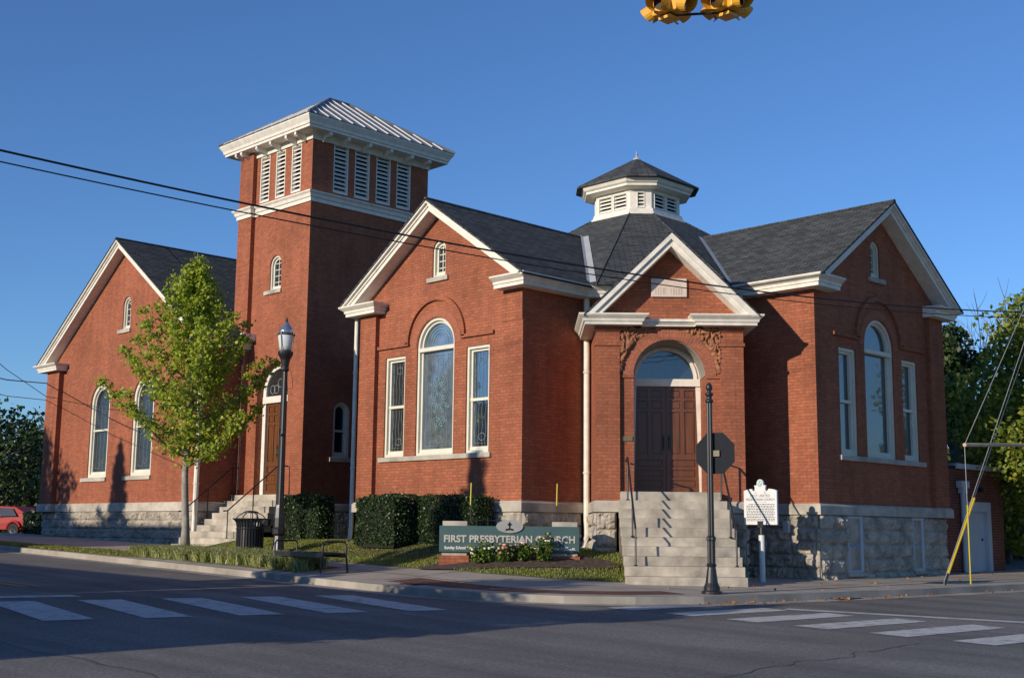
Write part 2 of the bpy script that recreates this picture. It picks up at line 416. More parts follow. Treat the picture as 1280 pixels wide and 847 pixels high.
def gridsheet(name, x0, x1, y0, y1, nx, ny, zf, mat, keep=None):
    mb = MB(); idx = {}
    def vid(i, j):
        if (i, j) not in idx:
            x = x0+(x1-x0)*i/nx; y = y0+(y1-y0)*j/ny; idx[(i, j)] = len(mb.v); mb.v.append(Vector((x, y, zf(x, y))))
        return idx[(i, j)]
    for i in range(nx):
        for j in range(ny):
            cx_ = x0+(x1-x0)*(i+.5)/nx; cy_ = y0+(y1-y0)*(j+.5)/ny
            if keep and not keep(cx_, cy_): continue
            mb.f.append((vid(i, j), vid(i+1, j), vid(i+1, j+1), vid(i, j+1)))
    return mb
# one ground sheet to the horizon (grassy soil), streets and pavements a little above it
g = MB(); rings = [0, 30, 60, 100, 180, 400, 1000, 2500]; seg = 48
def zfar(x, y): return gz(x, y)-.30-(.0 if math.hypot(x, y) < 60 else min(1.2, (math.hypot(x, y)-60)*.004))
g = gridsheet('ground', -90, 90, -90, 110, 60, 60, lambda x, y: gz(x, y)-.30, 'soil_grass')
i0 = len(g.v)
def edge_pts(s_):
    return [(-90*s_, -90*s_), (90*s_, -90*s_), (90*s_, 110*s_), (-90*s_, 110*s_)]
for k in range(4):
    for e in range(20):
        def pt(s_, t):
            A = Vector(edge_pts(s_)[k]); B = Vector(edge_pts(s_)[(k+1) % 4]); return A.lerp(B, t)
        for s0, s1 in ((1, 3), (3, 30)):
            a = pt(s0, e/20); b = pt(s0, (e+1)/20); c = pt(s1, (e+1)/20); d = pt(s1, e/20)
            f = lambda q: (q.x, q.y, gz(q.x, q.y)-.30)
            g.quad(f(a), f(d), f(c), f(b))
struct(g.build('ground', 'soil_grass'))
kl = kerb_line
# streets
far_south = -16.5
def street_keep(x, y): return True
A = offset_line(kl, -.16)
mbs = MB()
mbs = gridsheet('street', -90, 60, -16.4, 3, 100, 20, lambda x, y: road(x, y), 'asphalt')
def keep2(x, y):
    # keep points on the street side of the kerb line
    best = None
    for i in range(len(kl)-1):
        ax, ay = kl[i]; bx, by = kl[i+1]; dx, dy = bx-ax, by-ay
        t = max(0, min(1, ((x-ax)*dx+(y-ay)*dy)/(dx*dx+dy*dy))); px, py = ax+t*dx, ay+t*dy; d = math.hypot(x-px, y-py)
        if best is None or d < best[0]: best = (d, (dx*(y-ay)-dy*(x-ax)))
    return best[1] < 0 or best[0] < 1.2
mbs = gridsheet('street', -90, 24.6, -90, 110, 144, 250, lambda x, y: road(x, y), 'asphalt',
                lambda x, y: keep2(x, y) and (y > -16.6 or x > 9.2) and (x < 24.5) and (y > -16.6 or x < 24.5))
mbs.smooth = True
struct(mbs.build('street', 'asphalt'))
# kerb along the church side
kb = MB(); Ki = offset_line(kl, .16)
for i in range(len(kl)-1):
    a, b = kl[i], kl[i+1]; c, d = Ki[i+1], Ki[i]
    P = lambda q, dz: (q[0], q[1], H(*q)+dz)
    a2 = offset_line(kl, -.02)[i]; b2 = offset_line(kl, -.02)[i+1]
    kb.quad((a2[0], a2[1], road(*a2)-.05), (b2[0], b2[1], road(*b2)-.05), P(b, .004), P(a, .004))
    kb.quad(P(a, .004), P(b, .004), P(c, .006), P(d, .006))
struct(kb.build('kerb', 'kerb_stone'))
# concrete gutter
gt = ribbon('gutter', offset_line(kl, -.42), offset_line(kl, -.02), lambda x, y: road(x, y)+.006, 'concrete')
struct(gt.build('gutter', 'kerb_stone'))
# pavement between kerb and building
def lerp2(a, b, t): return (a[0]+(b[0]-a[0])*t, a[1]+(b[1]-a[1])*t)
inner = [(-120, 6), (-60, 6), (-40, 4), (-30, 3), (-18.4, 3), (-13.4, 3), (-9, 1), (-5, -1.2), (-2.6, -1.5), (-.5, -1.5), (1.0, -1.2), (2.4, 0), (3.0, 1.5), (3.4, 3), (3.8, 4), (4, 5), (4.2, 7), (4.2, 9), (4.4, 12), (4.6, 18), (6.0, 24), (9, 60), (13, 120)]
pv = MB()
for i in range(len(kl)-1):
    nsub = 6 if -20 < kl[i][0] < 9 and kl[i][1] < 12 else 1
    for a_ in range(nsub):
        t0, t1 = a_/nsub, (a_+1)/nsub
        A0, A1 = lerp2(Ki[i], Ki[i+1], t0), lerp2(Ki[i], Ki[i+1], t1); B0, B1 = lerp2(inner[i], inner[i+1], t0), lerp2(inner[i], inner[i+1], t1)
        for k in range(8):
            p = [lerp2(A0, B0, k/8), lerp2(A1, B1, k/8), lerp2(A1, B1, (k+1)/8), lerp2(A0, B0, (k+1)/8)]
            pv.quad(*[(q[0], q[1], H(*q)+.002) for q in p])
struct(pv.build('pavement', 'concrete'))
# expansion joints in the pavement
jt = MB()
def joint(a, b):
    a = Vector(a); b = Vector(b); t = (b-a); L_ = t.length; t.normalize(); nrm = Vector((-t.y, t.x))*.012
    n = max(1, int(L_/.5))
    for i in range(n):
        p = a.lerp(b, i/n); q = a.lerp(b, (i+1)/n)
        c = [p-nrm, q-nrm, q+nrm, p+nrm]; jt.quad(*[(v.x, v.y, H(v.x, v.y)+.007) for v in c])
for i in range(26):
    x = -26+1.5*i
    if x < 3: joint((x, -4.75+(.0 if x > -10 else .3)), (x, -2.7))
for i in range(12): joint((5.0+.02*i, -1+1.5*i), (7.2+.07*i, -1+1.5*i))
joint((-9, -3.6), (2.6, -3.9)); joint((6.05, -1), (6.6, 14))
struct(jt.build('pavement_joint', 'iron_grate'))
# brick paver band round the corner kerb
seg_ = [i for i, p in enumerate(kl) if 0 < p[0] and p[1] < -2]
P0 = offset_line(kl, .55)[seg_[0]:seg_[-1]+1]; P1 = offset_line(kl, 1.35)[seg_[0]:seg_[-1]+1]
bw_ = ribbon('paver_band', P0, P1, lambda x, y: H(x, y)+.008, 'pavers', 3)
struct(bw_.build('paver_band', 'pavers'))
# painted markings
def stripe(mb, pts, dz=.006):
    a, b, c, d = [Vector(p) for p in pts]; n = 6
    for i in range(n):
        p = a.lerp(b, i/n), a.lerp(b, (i+1)/n), d.lerp(c, (i+1)/n), d.lerp(c, i/n)
        mb.quad(*[(q.x, q.y, road(q.x, q.y, dz)) for q in p])
mk = MB()
for i in range(6):
    y = -6.45-1.30*i; x0 = 1.95-.33*i
    stripe(mk, [(x0, y-.66), (x0+3.35, y-1.32+.05), (x0+3.5, y-.66+.05), (x0+.2, y)])
for i in range(8):
    x = 6.35+1.21*i
    stripe(mk, [(x+.12, -4.45-.02*i), (x+.72, -4.5-.02*i), (x+.92, -2.2+.05*i), (x+.35, -2.1+.05*i)])
struct(mk.build('crosswalk_stripes', 'road_white'))
ml = MB(); stripe(ml, [(8.3, -2.05), (22, 2.25), (21.9, 2.6), (8.25, -1.78)]); stripe(ml, [(-1.4, -16), (-1.0, -16), (.3, -10.6), (-.15, -10.6)])
struct(ml.build('stop_line', 'road_white'))
my = MB()
for d in (0, .28): stripe(my, [(-60, -9.6+d), (-2.3, -10.5+d), (-2.3, -10.38+d), (-60, -9.48+d)])
stripe(my, [(15.4, 4), (17.8, 60), (17.92, 60), (15.52, 4)]); stripe(my, [(15.68, 4), (18.08, 60), (18.2, 60), (15.8, 4)])
struct(my.build('centre_line', 'road_yellow'))
tar = MB(); rr = random.Random(17)
def seamline(a, b, w_, wob):
    a = Vector(a); b = Vector(b); n = 60; t = (b-a).normalized(); nr = Vector((-t.y, t.x)); P0 = []
    for i in range(n+1):
        p = a.lerp(b, i/n)+nr*wob*noise.noise(Vector((i*.35, w_*90, 3))); P0.append(p)
    for i in range(n):
        w0_ = w_*(.6+.5*noise.noise(Vector((i*.6, 5, 1)))); c = [P0[i]-nr*w0_, P0[i+1]-nr*w0_, P0[i+1]+nr*w0_, P0[i]+nr*w0_]
        tar.quad(*[(q.x, q.y, road(q.x, q.y, .004)) for q in c])
seamline((-14, -12.9), (12, -14.6), .03, .35); seamline((12.4, -5.2), (13.2, -15), .014, .25); seamline((16.6, 8), (17.4, -14), .03, .3); seamline((-6, -7.6), (7, -8.3), .022, .4)
struct(tar.build('tar_seam', 'tar'))
pt_ = MB()
for a, b in (((13.8, -15.9), (17.4, -14.6)),):
    for i in range(4):
        for j in range(4):
            xs = [a[0]+(b[0]-a[0])*(i+k)/4 for k in (0, 1)]; ys = [a[1]+(b[1]-a[1])*(j+k)/4 for k in (0, 1)]; pt_.quad(*[(x, y, road(x, y, .0045)) for x, y in ((xs[0], ys[0]), (xs[1], ys[0]), (xs[1], ys[1]), (xs[0], ys[1]))])
struct(pt_.build('road_patch', 'asphalt_new'))
# opposite pavements (outside the picture) so the place goes on
op = MB(); op.wbox(-90, 9.0, -19.5, -16.5, -.6, .12)
for v in op.v: v.z = (gz(v.x, v.y) if v.z > 0 else v.z-1)
struct(op.build('far_pavement', 'concrete'))
op = MB(); op.wbox(24.5, 28, -90, 90, -2, .1)
for v in op.v: v.z = (gz(v.x, v.y) if v.z > 0 else v.z-1)
struct(op.build('side_pavement', 'concrete'))
op = MB(); op.wbox(9.0, 24.6, -24, -22.4, -3, -1.2)
# lawn in front of the church
lb = [(-12.6, -1.4), (-9.5, -2.0), (-6.5, -2.35), (-4.3, -2.6), (-2.2, -2.8), (0, -2.85), (1.5, -2.65), (2.8, -1.9), (3.65, -.75)]
def in_lawn_d(x, y):
    best = 9; side = 1
    for i in range(len(lb)-1):
        ax, ay = lb[i]; bx, by = lb[i+1]; dx, dy = bx-ax, by-ay; t = max(0, min(1, ((x-ax)*dx+(y-ay)*dy)/(dx*dx+dy*dy)))
        d = math.hypot(x-ax-t*dx, y-ay-t*dy)
        if d < best: best = d; side = 1 if dx*(y-ay)-dy*(x-ax) > 0 else -1
    return best*side
def lawn_z(x, y):
    d = in_lawn_d(x, y); h = H(x, y); tgt = .50 if x < 0 else .50-.14*min(1, x/2)
    return h+(tgt-h)*sm(d/2.5)+.008
lw = MB(); 
inn = [(-12.6, 4.6), (-9.5, 4.6), (-6.5, 3.2), (-4.3, 1), (-2.2, 1), (0, 1), (1.5, 2), (2.4, 1.2), (2.9, -.05)]
for i in range(len(lb)-1):
    for a_ in range(4):
        t0, t1 = a_/4, (a_+1)/4; A0, A1 = lerp2(lb[i], lb[i+1], t0), lerp2(lb[i], lb[i+1], t1); B0, B1 = lerp2(inn[i], inn[i+1], t0), lerp2(inn[i], inn[i+1], t1)
        for k in range(14):
            p = [lerp2(A0, B0, k/14), lerp2(A1, B1, k/14), lerp2(A1, B1, (k+1)/14), lerp2(A0, B0, (k+1)/14)]
            lw.quad(*[(q[0], q[1], lawn_z(*q)) for q in p])
lw.smooth = True
struct(lw.build('lawn', 'soil_grass'))

# ------------------------------------------------------------------ church
XC, YC = -2.964, 7.774
FL = Fr(0, 0, 1, 0)                       # gable front of the near wing
FRr = Fr(4.92, 0, 0, 1)                   # gable front of the right wing
FW = Fr(0, 1.084, 1, 0)                   # far left wing
FT = Fr(0, 2.703, 1, 0); FTR = Fr(-12.63, 0, 0, 1)
FP = Fr(XC, YC, S2, S2)                   # corner porch
W2L = Fr(0, 4.695, 1, 0); W1R = Fr(0, 0, 0, 1)
church = thing('church', (-3, 7, -.2), 'large red brick church with square belfry tower, octagonal roof lantern and corner porch steps', 'church')
ZW, ZWB = 1.52, 1.27
def P(mb, name, mat, parent=church, **k): return mb.build(name, mat, parent, **k)

def window(fr, out, zr, o=-.10, glass='glass_dark', fw_=.07, muntins=None, sash=True, lead=None, parent=church, label=None, transom=None, rails=()):
    """out: outline function t -> outline inset by t"""
    mb = MB(); mb.ring(fr, out(0.0), out(fw_), o-.08, o+.06); mb.ring(fr, out(fw_-.005), out(fw_+.06), o-.10, o-.01)
    z0 = min(p[1] for p in out(0)); us = [p[0] for p in out(0)]; u0, u1 = min(us), max(us)
    for z in ([zr] if zr else [])+list(rails): mb.box(fr, u0+fw_, u1-fw_, o-.10, o+.012, z-.035, z+.035)
    if transom: mb.box(fr, u0+.01, u1-.01, o-.10, o+.07, transom-.05, transom+.05)
    mb.box(fr, u0+fw_, u1-fw_, o-.10, o+.005, z0+fw_, z0+fw_+.09)
    wn = P(mb, 'window', 'cream_paint', parent)
    gm = MB(); gm.tri_poly(fr, out(fw_+.05), [], o-.075); gm.build('glass', glass, wn)
    if muntins:
        mm = MB()
        for a in muntins: mm.box(fr, *a)
        mm.build('muntins', 'cream_paint', wn)
    if lead:
        lm = MB()
        for pts, r_ in lead: lm.tube([fr.P(u, o-.066, z) for u, z in pts], r_, 4)
        lm.build('leading', 'leading', wn)
    if label: wn['label'] = label
    return wn
def rfun(u0, u1, z0, z1): return lambda t: rect(u0+t, u1-t, z0+t, z1-t)
def afun(u0, u1, z0, zs): return lambda t: arch(u0+t, u1-t, z0+t, zs, 18)
def leadlines(u0, u1, z0, z1, n=4, seed=0):
    rr = random.Random(seed); out = []
    w_ = u1-u0; h_ = z1-z0
    for k in range(n):
        u = u0+w_*(k+.5)/n; ph = rr.random()*6
        out.append(([(u+.018*math.sin(ph+z*9/1.2), z0+h_*z/20) for z in range(21)], .0045))
    b = .06
    out.append(([(u0+b, z0+b), (u1-b, z0+b), (u1-b, z1-b), (u0+b, z1-b), (u0+b, z0+b)], .005))
    c = (u0+u1)/2
    for zc in (z0+.22, z1-.22):
        out.append(([(c+.11*math.cos(t/3), zc+.09*math.sin(t/3)) for t in range(20)], .006))
    return out
def scrolls(c, zc, s=1.):
    out = []
    for sx in (-1, 1):
        for k in range(4):
            z = zc+(k-1.5)*.27*s; cx_ = c+sx*(.13 if k in (1, 2) else .08)*s
            out.append(([(cx_+sx*(.105-.0032*t)*s*math.cos(t*.42), z+(1 if k < 2 else -1)*(.12-.0036*t)*s*math.sin(t*.42)) for t in range(28)], .008))
            out.append(([(c, z+(.1 if k < 2 else -.1)), (c+sx*.05*s, z+.02), (cx_, z-.10)], .006))
    return out
def sill(fr, u0, u1, z0, z1, o=.07): return P(MB().box(fr, u0, u1, -.2, o, z0, z1), 'window_sill', 'limestone', bevel=.008)
def lancet(fr, u0, u1, z0, zt, glass='glass_dark'):
    r_ = (u1-u0)/2; c = (u0+u1)/2; zs = zt-r_; mu = [(c-.012, c+.012, -.19, -.135, z0+.1, zt-.08)]
    n = 4
    for k in range(1, n+1): z = z0+.08+(zs-z0)*k/n; mu.append((u0+.06, u1-.06, -.19, -.14, z-.011, z+.011))
    return window(fr, afun(u0, u1, z0, zs), None, glass=glass, fw_=.055, muntins=mu)
def hood(fr, c, zs, r, mat='brick_ring', w_=.12, prou=.07, ends=None):
    """projecting brick hood mould over an arch, with level labels at both ends"""
    mb = MB(); mb.ring(fr, arc(c, zs, r+w_), arc(c, zs, r), 0, prou, closed=False)
    if ends:
        (a0, a1), (b0, b1) = ends
        mb.box(fr, a0, a1, 0, prou, zs-.05, zs+.03); mb.box(fr, b0, b1, 0, prou, zs-.05, zs+.03)
    return P(mb, 'hood_mould', 'brick')
def ringbrick(fr, c, zs, r0, r1, o0, o1, a0=0, a1=180, name='arch_ring'):
    mb = MB(); n = 32; PP = fr.P
    for i in range(n):
        t0 = a0+(a1-a0)*i/n; t1 = a0+(a1-a0)*(i+1)/n
        q = lambda r_, t, o: PP(c+r_*math.cos(R(t)), o, zs+r_*math.sin(R(t)))
        s0, s1 = R(t0)*r1, R(t1)*r1
        mb.quad(q(r1, t0, o1), q(r1, t1, o1), q(r0, t1, o1), q(r0, t0, o1), uv=[(r1-r0+.003, s0), (r1-r0+.003, s1), (.003, s1), (.003, s0)])
        mb.quad(q(r1, t1, o1), q(r1, t0, o1), q(r1, t0, o0), q(r1, t1, o0)); mb.quad(q(r0, t0, o1), q(r0, t1, o1), q(r0, t1, o0), q(r0, t0, o0))
    return P(mb, name, 'brick_ring')

# --- walls of the near wing
ro = 9.13; re_ = 6.76; pitch = (ro-re_)/3.5
def gable_outline(u0, u1, uc, hz, slope, drop=.16, z0=ZW-.01):
    zc = lambda u: hz-abs(u-uc)*slope-drop
    return [(u0, z0), (u1, z0), (u1, zc(u1)), (uc, zc(uc)), (u0, zc(u0))]
w1 = MB()
W1W = [rect(-5.10, -4.29, 2.67, 5.28), arch(-3.83, -2.40, 2.67, 5.43), rect(-1.95, -1.13, 2.67, 5.28), arch(-3.29, -2.79, 7.18, 7.88)]
w1.wall(FL, gable_outline(-6.06, 0, -3.03, ro, pitch), W1W)
P(w1, 'brick_wall', 'brick')
P(MB().box(FL, -6.06, -5.40, .0, .13, ZW-.01, 6.55), 'pilaster', 'brick')
P(MB().box(FL, -.72, 0.0, .0, .025, 5.75, 6.49), 'pilaster', 'brick')
w = window(FL, rfun(-5.10, -4.29, 2.67, 5.28), 3.97, glass='glass_dark', lead=leadlines(-5.0, -4.4, 2.85, 5.15, 5, 1))
w = window(FL, afun(-3.83, -2.40, 2.67, 5.43), None, glass='glass_stained', transom=5.36, lead=leadlines(-3.7, -2.53, 2.85, 5.25, 6, 2), label='large arched stained glass window with blue scroll ornament')
lm = MB()
for pts, r_ in scrolls(-3.1, 4.02, 1.3): lm.tube([FL.P(u, -.16, z) for u, z in pts], r_, 5)
lm.build('ornament', 'leading_teal', w); lm = MB()
for t_ in range(3): lm.tube([FL.P(-3.1+(.28+.1*t_)*math.cos(a/4), -.162, 5.5+(.28+.08*t_)*math.sin(a/4)) for a in range(13)], .008, 4)
lm.build('fan_leading', 'leading_teal', w)
window(FL, rfun(-1.95, -1.13, 2.67, 5.28), 3.97, glass='glass_sky', lead=leadlines(-1.85, -1.23, 2.85, 5.15, 5, 3))
sill(FL, -5.25, -1.02, 2.55, 2.67)
lancet(FL, -3.29, -2.79, 7.18, 8.13); sill(FL, -3.45, -2.65, 7.06, 7.18)
hood(FL, -3.115, 5.56, 1.02, ends=((-5.39, -4.12), (-2.12, -.95)))
ringbrick(FL, -3.115, 5.43, .735, .96, -.01, .012)
# --- right wing
w2 = MB(); w2.wall(FRr, gable_outline(4.695, 10.83, 7.763, ro, pitch),
    [rect(5.72, 6.51, 2.67, 5.25), arch(6.93, 8.34, 2.67, 5.42), rect(8.76, 9.55, 2.67, 5.25), arch(7.37, 7.83, 7.18, 7.90)])
P(w2, 'brick_wall', 'brick')
P(MB().box(FRr, 10.1, 10.83, 0, .12, ZW-.01, 6.5), 'pilaster', 'brick')
window(FRr, rfun(5.72, 6.51, 2.67, 5.25), 3.97, glass='glass_deep'); window(FRr, rfun(8.76, 9.55, 2.67, 5.25), 3.97, glass='glass_deep')
window(FRr, afun(6.93, 8.34, 2.67, 5.42), None, glass='glass_deep', transom=5.3, label='large arched window in the shaded right wing')
sill(FRr, 5.62, 9.76, 2.55, 2.67)
lancet(FRr, 7.37, 7.83, 7.18, 8.13); sill(FRr, 7.22, 8.0, 7.06, 7.18)
hood(FRr, 7.635, 5.56, 1.02, ends=((5.45, 6.63), (8.64, 9.9)))
ringbrick(FRr, 7.635, 5.42, .72, .95, -.01, .012)
P(MB().box(FRr, 7.45, 7.85, -.05, .02, 6.6, 6.7), 'wall_vent', 'dark_void')
# sunlit return of the right wing, shaded return of the near wing, chamfer wall behind the porch
P(MB().box(W2L, 2.4, 4.599, -.3, 0, ZW-.01, 6.5), 'brick_wall', 'brick')
P(MB().box(W1R, 0.321, 2.2, -.3, 0, ZW-.01, 6.5), 'brick_wall', 'brick')
P(MB().box(FP, -1.95, 1.85, 5.8, 6.13, ZW-.01, 6.5), 'brick_wall', 'brick')
# rest of the body (unseen sides)
body = MB(); pts = [(-6.06, .33), (-.33, .33), (-.33, 2.2), (2.5, 5.02), (4.6, 5.02), (4.6, 10.83), (2.7, 10.83), (-.1, 13.6), (-.1, 15.5), (-6.0, 15.5), (-6.0, 13.6), (-8.7, 10.83), (-12.7, 10.83), (-12.7, 4.7), (-8.7, 4.7), (-6.06, 2.06)]
body.sweep(pts, [(0, -.4), (0, 6.55)], closed=True); body.f = body.f
P(body, 'brick_wall', 'brick')
# --- far left wing
h0, e0 = 11.363, 7.10; s0 = (h0-e0)/6.24; uc0 = -21.94
w0 = MB(); w0.wall(FW, gable_outline(-27.71, -16.17, uc0, h0, s0), [arch(-24.15, -22.65, 2.6, 5.34), arch(-20.85, -19.35, 2.6, 5.34), arch(-22.02, -21.44, 8.0, 8.91)])
P(w0, 'brick_wall', 'brick')
P(MB().box(FW, -27.71, -26.65, 0, .2, ZW, 6.9), 'pilaster', 'brick')
for a, b in ((-24.15, -22.65), (-20.85, -19.35)):
    window(FW, afun(a, b, 2.6, 5.34), 4.36, glass='glass_dark', fw_=.13, lead=leadlines(a+.2, b-.2, 2.9, 5.3, 4, 5)); sill(FW, a-.42, b+.06, 2.46, 2.6)
    ringbrick(FW, (a+b)/2, 5.34, .76, .98, -.01, .015)
lancet(FW, -22.02, -21.44, 8.0, 9.2); sill(FW, -22.3, -21.35, 7.86, 8.0); ringbrick(FW, -21.73, 8.91, .30, .50, -.01, .015)
wr = MB(); wr.wbox(-16.47, -16.17, 1.405, 2.71, ZW, 7.0); P(wr, 'brick_wall', 'brick'); wr = MB(); wr.wbox(-27.7, -27.4, 1.4, 14, ZW-2, 7.0); wr.wbox(-27.4, -16.5, 13.7, 14, -1, 7.0); wr.wbox(-16.9, -16.6, 7.8, 13.7, -1, 7)
P(wr, 'brick_wall', 'brick')
bg_ = MB(); bg_.prism(Fr(0, 14.0, 1, 0), gable_outline(-27.7, -16.6, uc0, h0, s0, z0=6.9), -.3, 0); P(bg_, 'brick_wall', 'brick')

# --- tower
TZ = 13.75
tl = MB(); louL = [(-15.72, -15.14), (-14.77, -14.20), (-13.84, -13.27)]; louR = [(3.57, 4.19), (4.46, 5.10), (5.38, 6.02), (6.29, 6.93)]
tl.wall(FT, rect(-16.76, -12.63, ZW-.4, TZ), [arch(-15.35, -13.55, 1.6, 5.33), arch(-14.86, -14.20, 8.75, 9.60)]+[rect(a, b, 11.95, 13.6) for a, b in louL])
P(tl, 'tower_wall', 'brick')
tr = MB(); tr.wall(FTR, rect(3.024, 7.73, ZW-.01, TZ), [arch(3.89, 4.56, 3.12, 4.62)]+[rect(a, b, 11.95, 13.65) for a, b in louR]); P(tr, 'tower_wall', 'brick')
tb = MB(); tb.wbox(-16.76, -12.952, 7.40, 7.73, -.5, TZ); tb.wbox(-16.76, -16.45, 3.03, 7.40, -.5, TZ); P(tb, 'tower_wall', 'brick')
P(MB().box(FT, -16.76, -15.93, 0, .16, ZW, TZ), 'pilaster', 'brick')
tf = MB(); tf.wbox(-16.4, -12.96, 3.05, 7.4, 11.6, 11.7); P(tf, 'belfry_floor', 'dark_void')
def louvre(fr, u0, u1, z0, z1, n, parent=church, o=-.06, ft=.045):
    mb = MB(); mb.ring(fr, rect(u0, u1, z0, z1), rect(u0+ft, u1-ft, z0+ft, z1-ft), o-.1, o+.05)
    fo = mb.build('louvre', 'louvre_paint', parent); sb = MB(); P_ = fr.P
    h = (z1-z0-2*ft)/n
    for i in range(n):
        z = z0+ft+h*i; a, b = u0+ft, u1-ft
        sb.hexa([P_(a, o+.02, z), P_(b, o+.02, z), P_(b, o-.10, z+h*.62), P_(a, o-.10, z+h*.62), P_(a, o+.02, z+.035), P_(b, o+.02, z+.035), P_(b, o-.10, z+h*.62+.035), P_(a, o-.10, z+h*.62+.035)])
    sb.build('slats', 'louvre_paint', fo)
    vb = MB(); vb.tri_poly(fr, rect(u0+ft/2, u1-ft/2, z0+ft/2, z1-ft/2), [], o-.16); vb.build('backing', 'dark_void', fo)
    return fo
for a, b in louL: louvre(FT, a, b, 11.95, 13.6, 11)
for a, b in louR: louvre(FTR, a, b, 11.95, 13.65, 11)
lancet(FT, -14.86, -14.20, 8.75, 9.93); sill(FT, -15.12, -14.12, 8.62, 8.75); ringbrick(FT, -14.53, 9.60, .34, .54, -.01, .015)
window(FTR, afun(3.89, 4.56, 3.12, 4.62), 4.0, glass='glass_deep', fw_=.09); sill(FTR, 3.75, 4.72, 2.98, 3.12); ringbrick(FTR, 4.225, 4.62, .35, .56, -.01, .015)
# belt course, cornice, brackets
tp = [(-16.76, 2.543), (-15.93, 2.543), (-15.93, 2.703), (-12.63, 2.703), (-12.63, 7.73), (-16.76, 7.73)]
P(MB().sweep(tp, [(-.02, 11.48), (.05, 11.48), (.05, 11.60), (.09, 11.62), (.12, 11.72), (.18, 11.78), (.18, 11.82), (-.02, 11.88)], True), 'belt_course', 'white_paint')
tq = [(-16.76, 2.703), (-12.63, 2.703), (-12.63, 7.73), (-16.76, 7.73)]
P(MB().sweep(tq, [(-.02, 13.60), (.05, 13.60), (.05, 13.80), (.50, 13.82), (.50, 13.90), (.54, 13.91), (.56, 14.0), (.60, 14.06), (.66, 14.16), (.66, 14.20), (-.02, 14.24)], True), 'cornice', 'white_paint')
def bracket(mb, fr, u, w_=.11):
    pf = [(.06, 13.56), (.10, 13.56), (.17, 13.61), (.28, 13.665), (.40, 13.67), (.47, 13.72), (.47, 13.815), (.06, 13.80)]
    n = len(pf); i = len(mb.v)
    mb.v += [fr.P(u-w_/2, o, z) for o, z in pf]+[fr.P(u+w_/2, o, z) for o, z in pf]
    mb.f.append(tuple(i+k for k in range(n))); mb.f.append(tuple(i+n+k for k in range(n))[::-1])
    for k in range(n): mb.f.append((i+k, i+n+k, i+n+(k+1) % n, i+(k+1) % n)[::-1])
for u in (-16.62, -16.28, -15.32, -14.48, -13.55, -13.0): mb = MB(); bracket(mb, FT, u); P(mb, 'bracket', 'white_paint')
for u in (3.1, 3.85, 4.76, 5.68, 6.62, 7.42): mb = MB(); bracket(mb, FTR, u); P(mb, 'bracket', 'white_paint')
# hipped metal roof with standing seams
ez, rz = 14.215, 16.01; ex0, ex1, ey0, ey1 = -17.44, -11.95, 2.02, 8.41; xm = (ex0+ex1)/2; ry0, ry1 = 4.78, 5.66
tr_ = MB(); a, b, c, d = (ex0, ey0, ez), (ex1, ey0, ez), (ex1, ey1, ez), (ex0, ey1, ez); r0_, r1_ = (xm, ry0, rz), (xm, ry1, rz)
tr_.v += [Vector(q) for q in (a, b, c, d, r0_, r1_)]; tr_.f += [(0, 1, 4), (1, 2, 5, 4), (2, 3, 5), (3, 0, 4, 5), (0, 3, 2, 1)]
troof = P(tr_, 'tower_roof', 'metal_roof')
sm_ = MB()
def seam(p, q): 
    p = Vector(p); q = Vector(q); sm_.tube([p+Vector((0, 0, .015)), q+Vector((0, 0, .015))], .024, 4)
k = 0; y = ey0+.3
while y < ey1-.1:
    for xe, sg in ((ex1, 1), (ex0, -1)):
        if y < ry0: t = (y-ey0)/(ry0-ey0)
        elif y > ry1: t = (ey1-y)/(ey1-ry1)
        else: t = 1
        seam((xe, y, ez), (xe+(xm-xe)*t, y, ez+(rz-ez)*t))
    y += .5
x = ex0+.35
while x < ex1-.1:
    t = min((x-ex0)/(xm-ex0), (ex1-x)/(ex1-xm)); seam((x, ey0, ez), (x, ey0+(ry0-ey0)*t, ez+(rz-ez)*t)); x += .5
sm_.build('seams', 'sunlit_seam', troof)
hp = MB()
for p_, q_ in ((a, r0_), (b, r0_), (c, r1_), (d, r1_), (r0_, r1_)): hp.tube([Vector(p_)+Vector((0, 0, .03)), Vector(q_)+Vector((0, 0, .03))], .04, 6)
hp.build('ridge_cap', 'metal_roof', troof)
# tower door
td = MB(); oD = -.28
td.ring(FT, arch(-15.35, -13.55, 1.6, 5.33), arch(-15.35+.2, -13.55-.12, 1.6, 5.33, r=.76), oD-.1, oD+.04)
td.box(FT, -15.3, -13.6, oD-.08, oD+.08, 4.96, 5.18); fr_t = P(td, 'door_frame', 'white_paint')
tg = MB(); tg.tri_poly(FT, [(-15.2, 5.15)]+[p for p in arc(-14.45, 5.33, .80)][::-1][::-1][::1][::-1][::-1]+[( -15.2, 5.15)][:0]+[(-13.7, 5.15)][:0] if False else arch(-15.22, -13.68, 5.1, 5.33), [], oD-.04); tg.build('glass', 'glass_dark', fr_t)
tgm = MB()
for k in range(5): tgm.tube([FT.P(-14.45+.13*math.cos(t/3)+(k-2)*.22, oD-.03, 5.42+.14*math.sin(t/3)+(.2 if k == 2 else 0)) for t in range(20)], .012, 4)
tgm.build('leading', 'leading', fr_t)
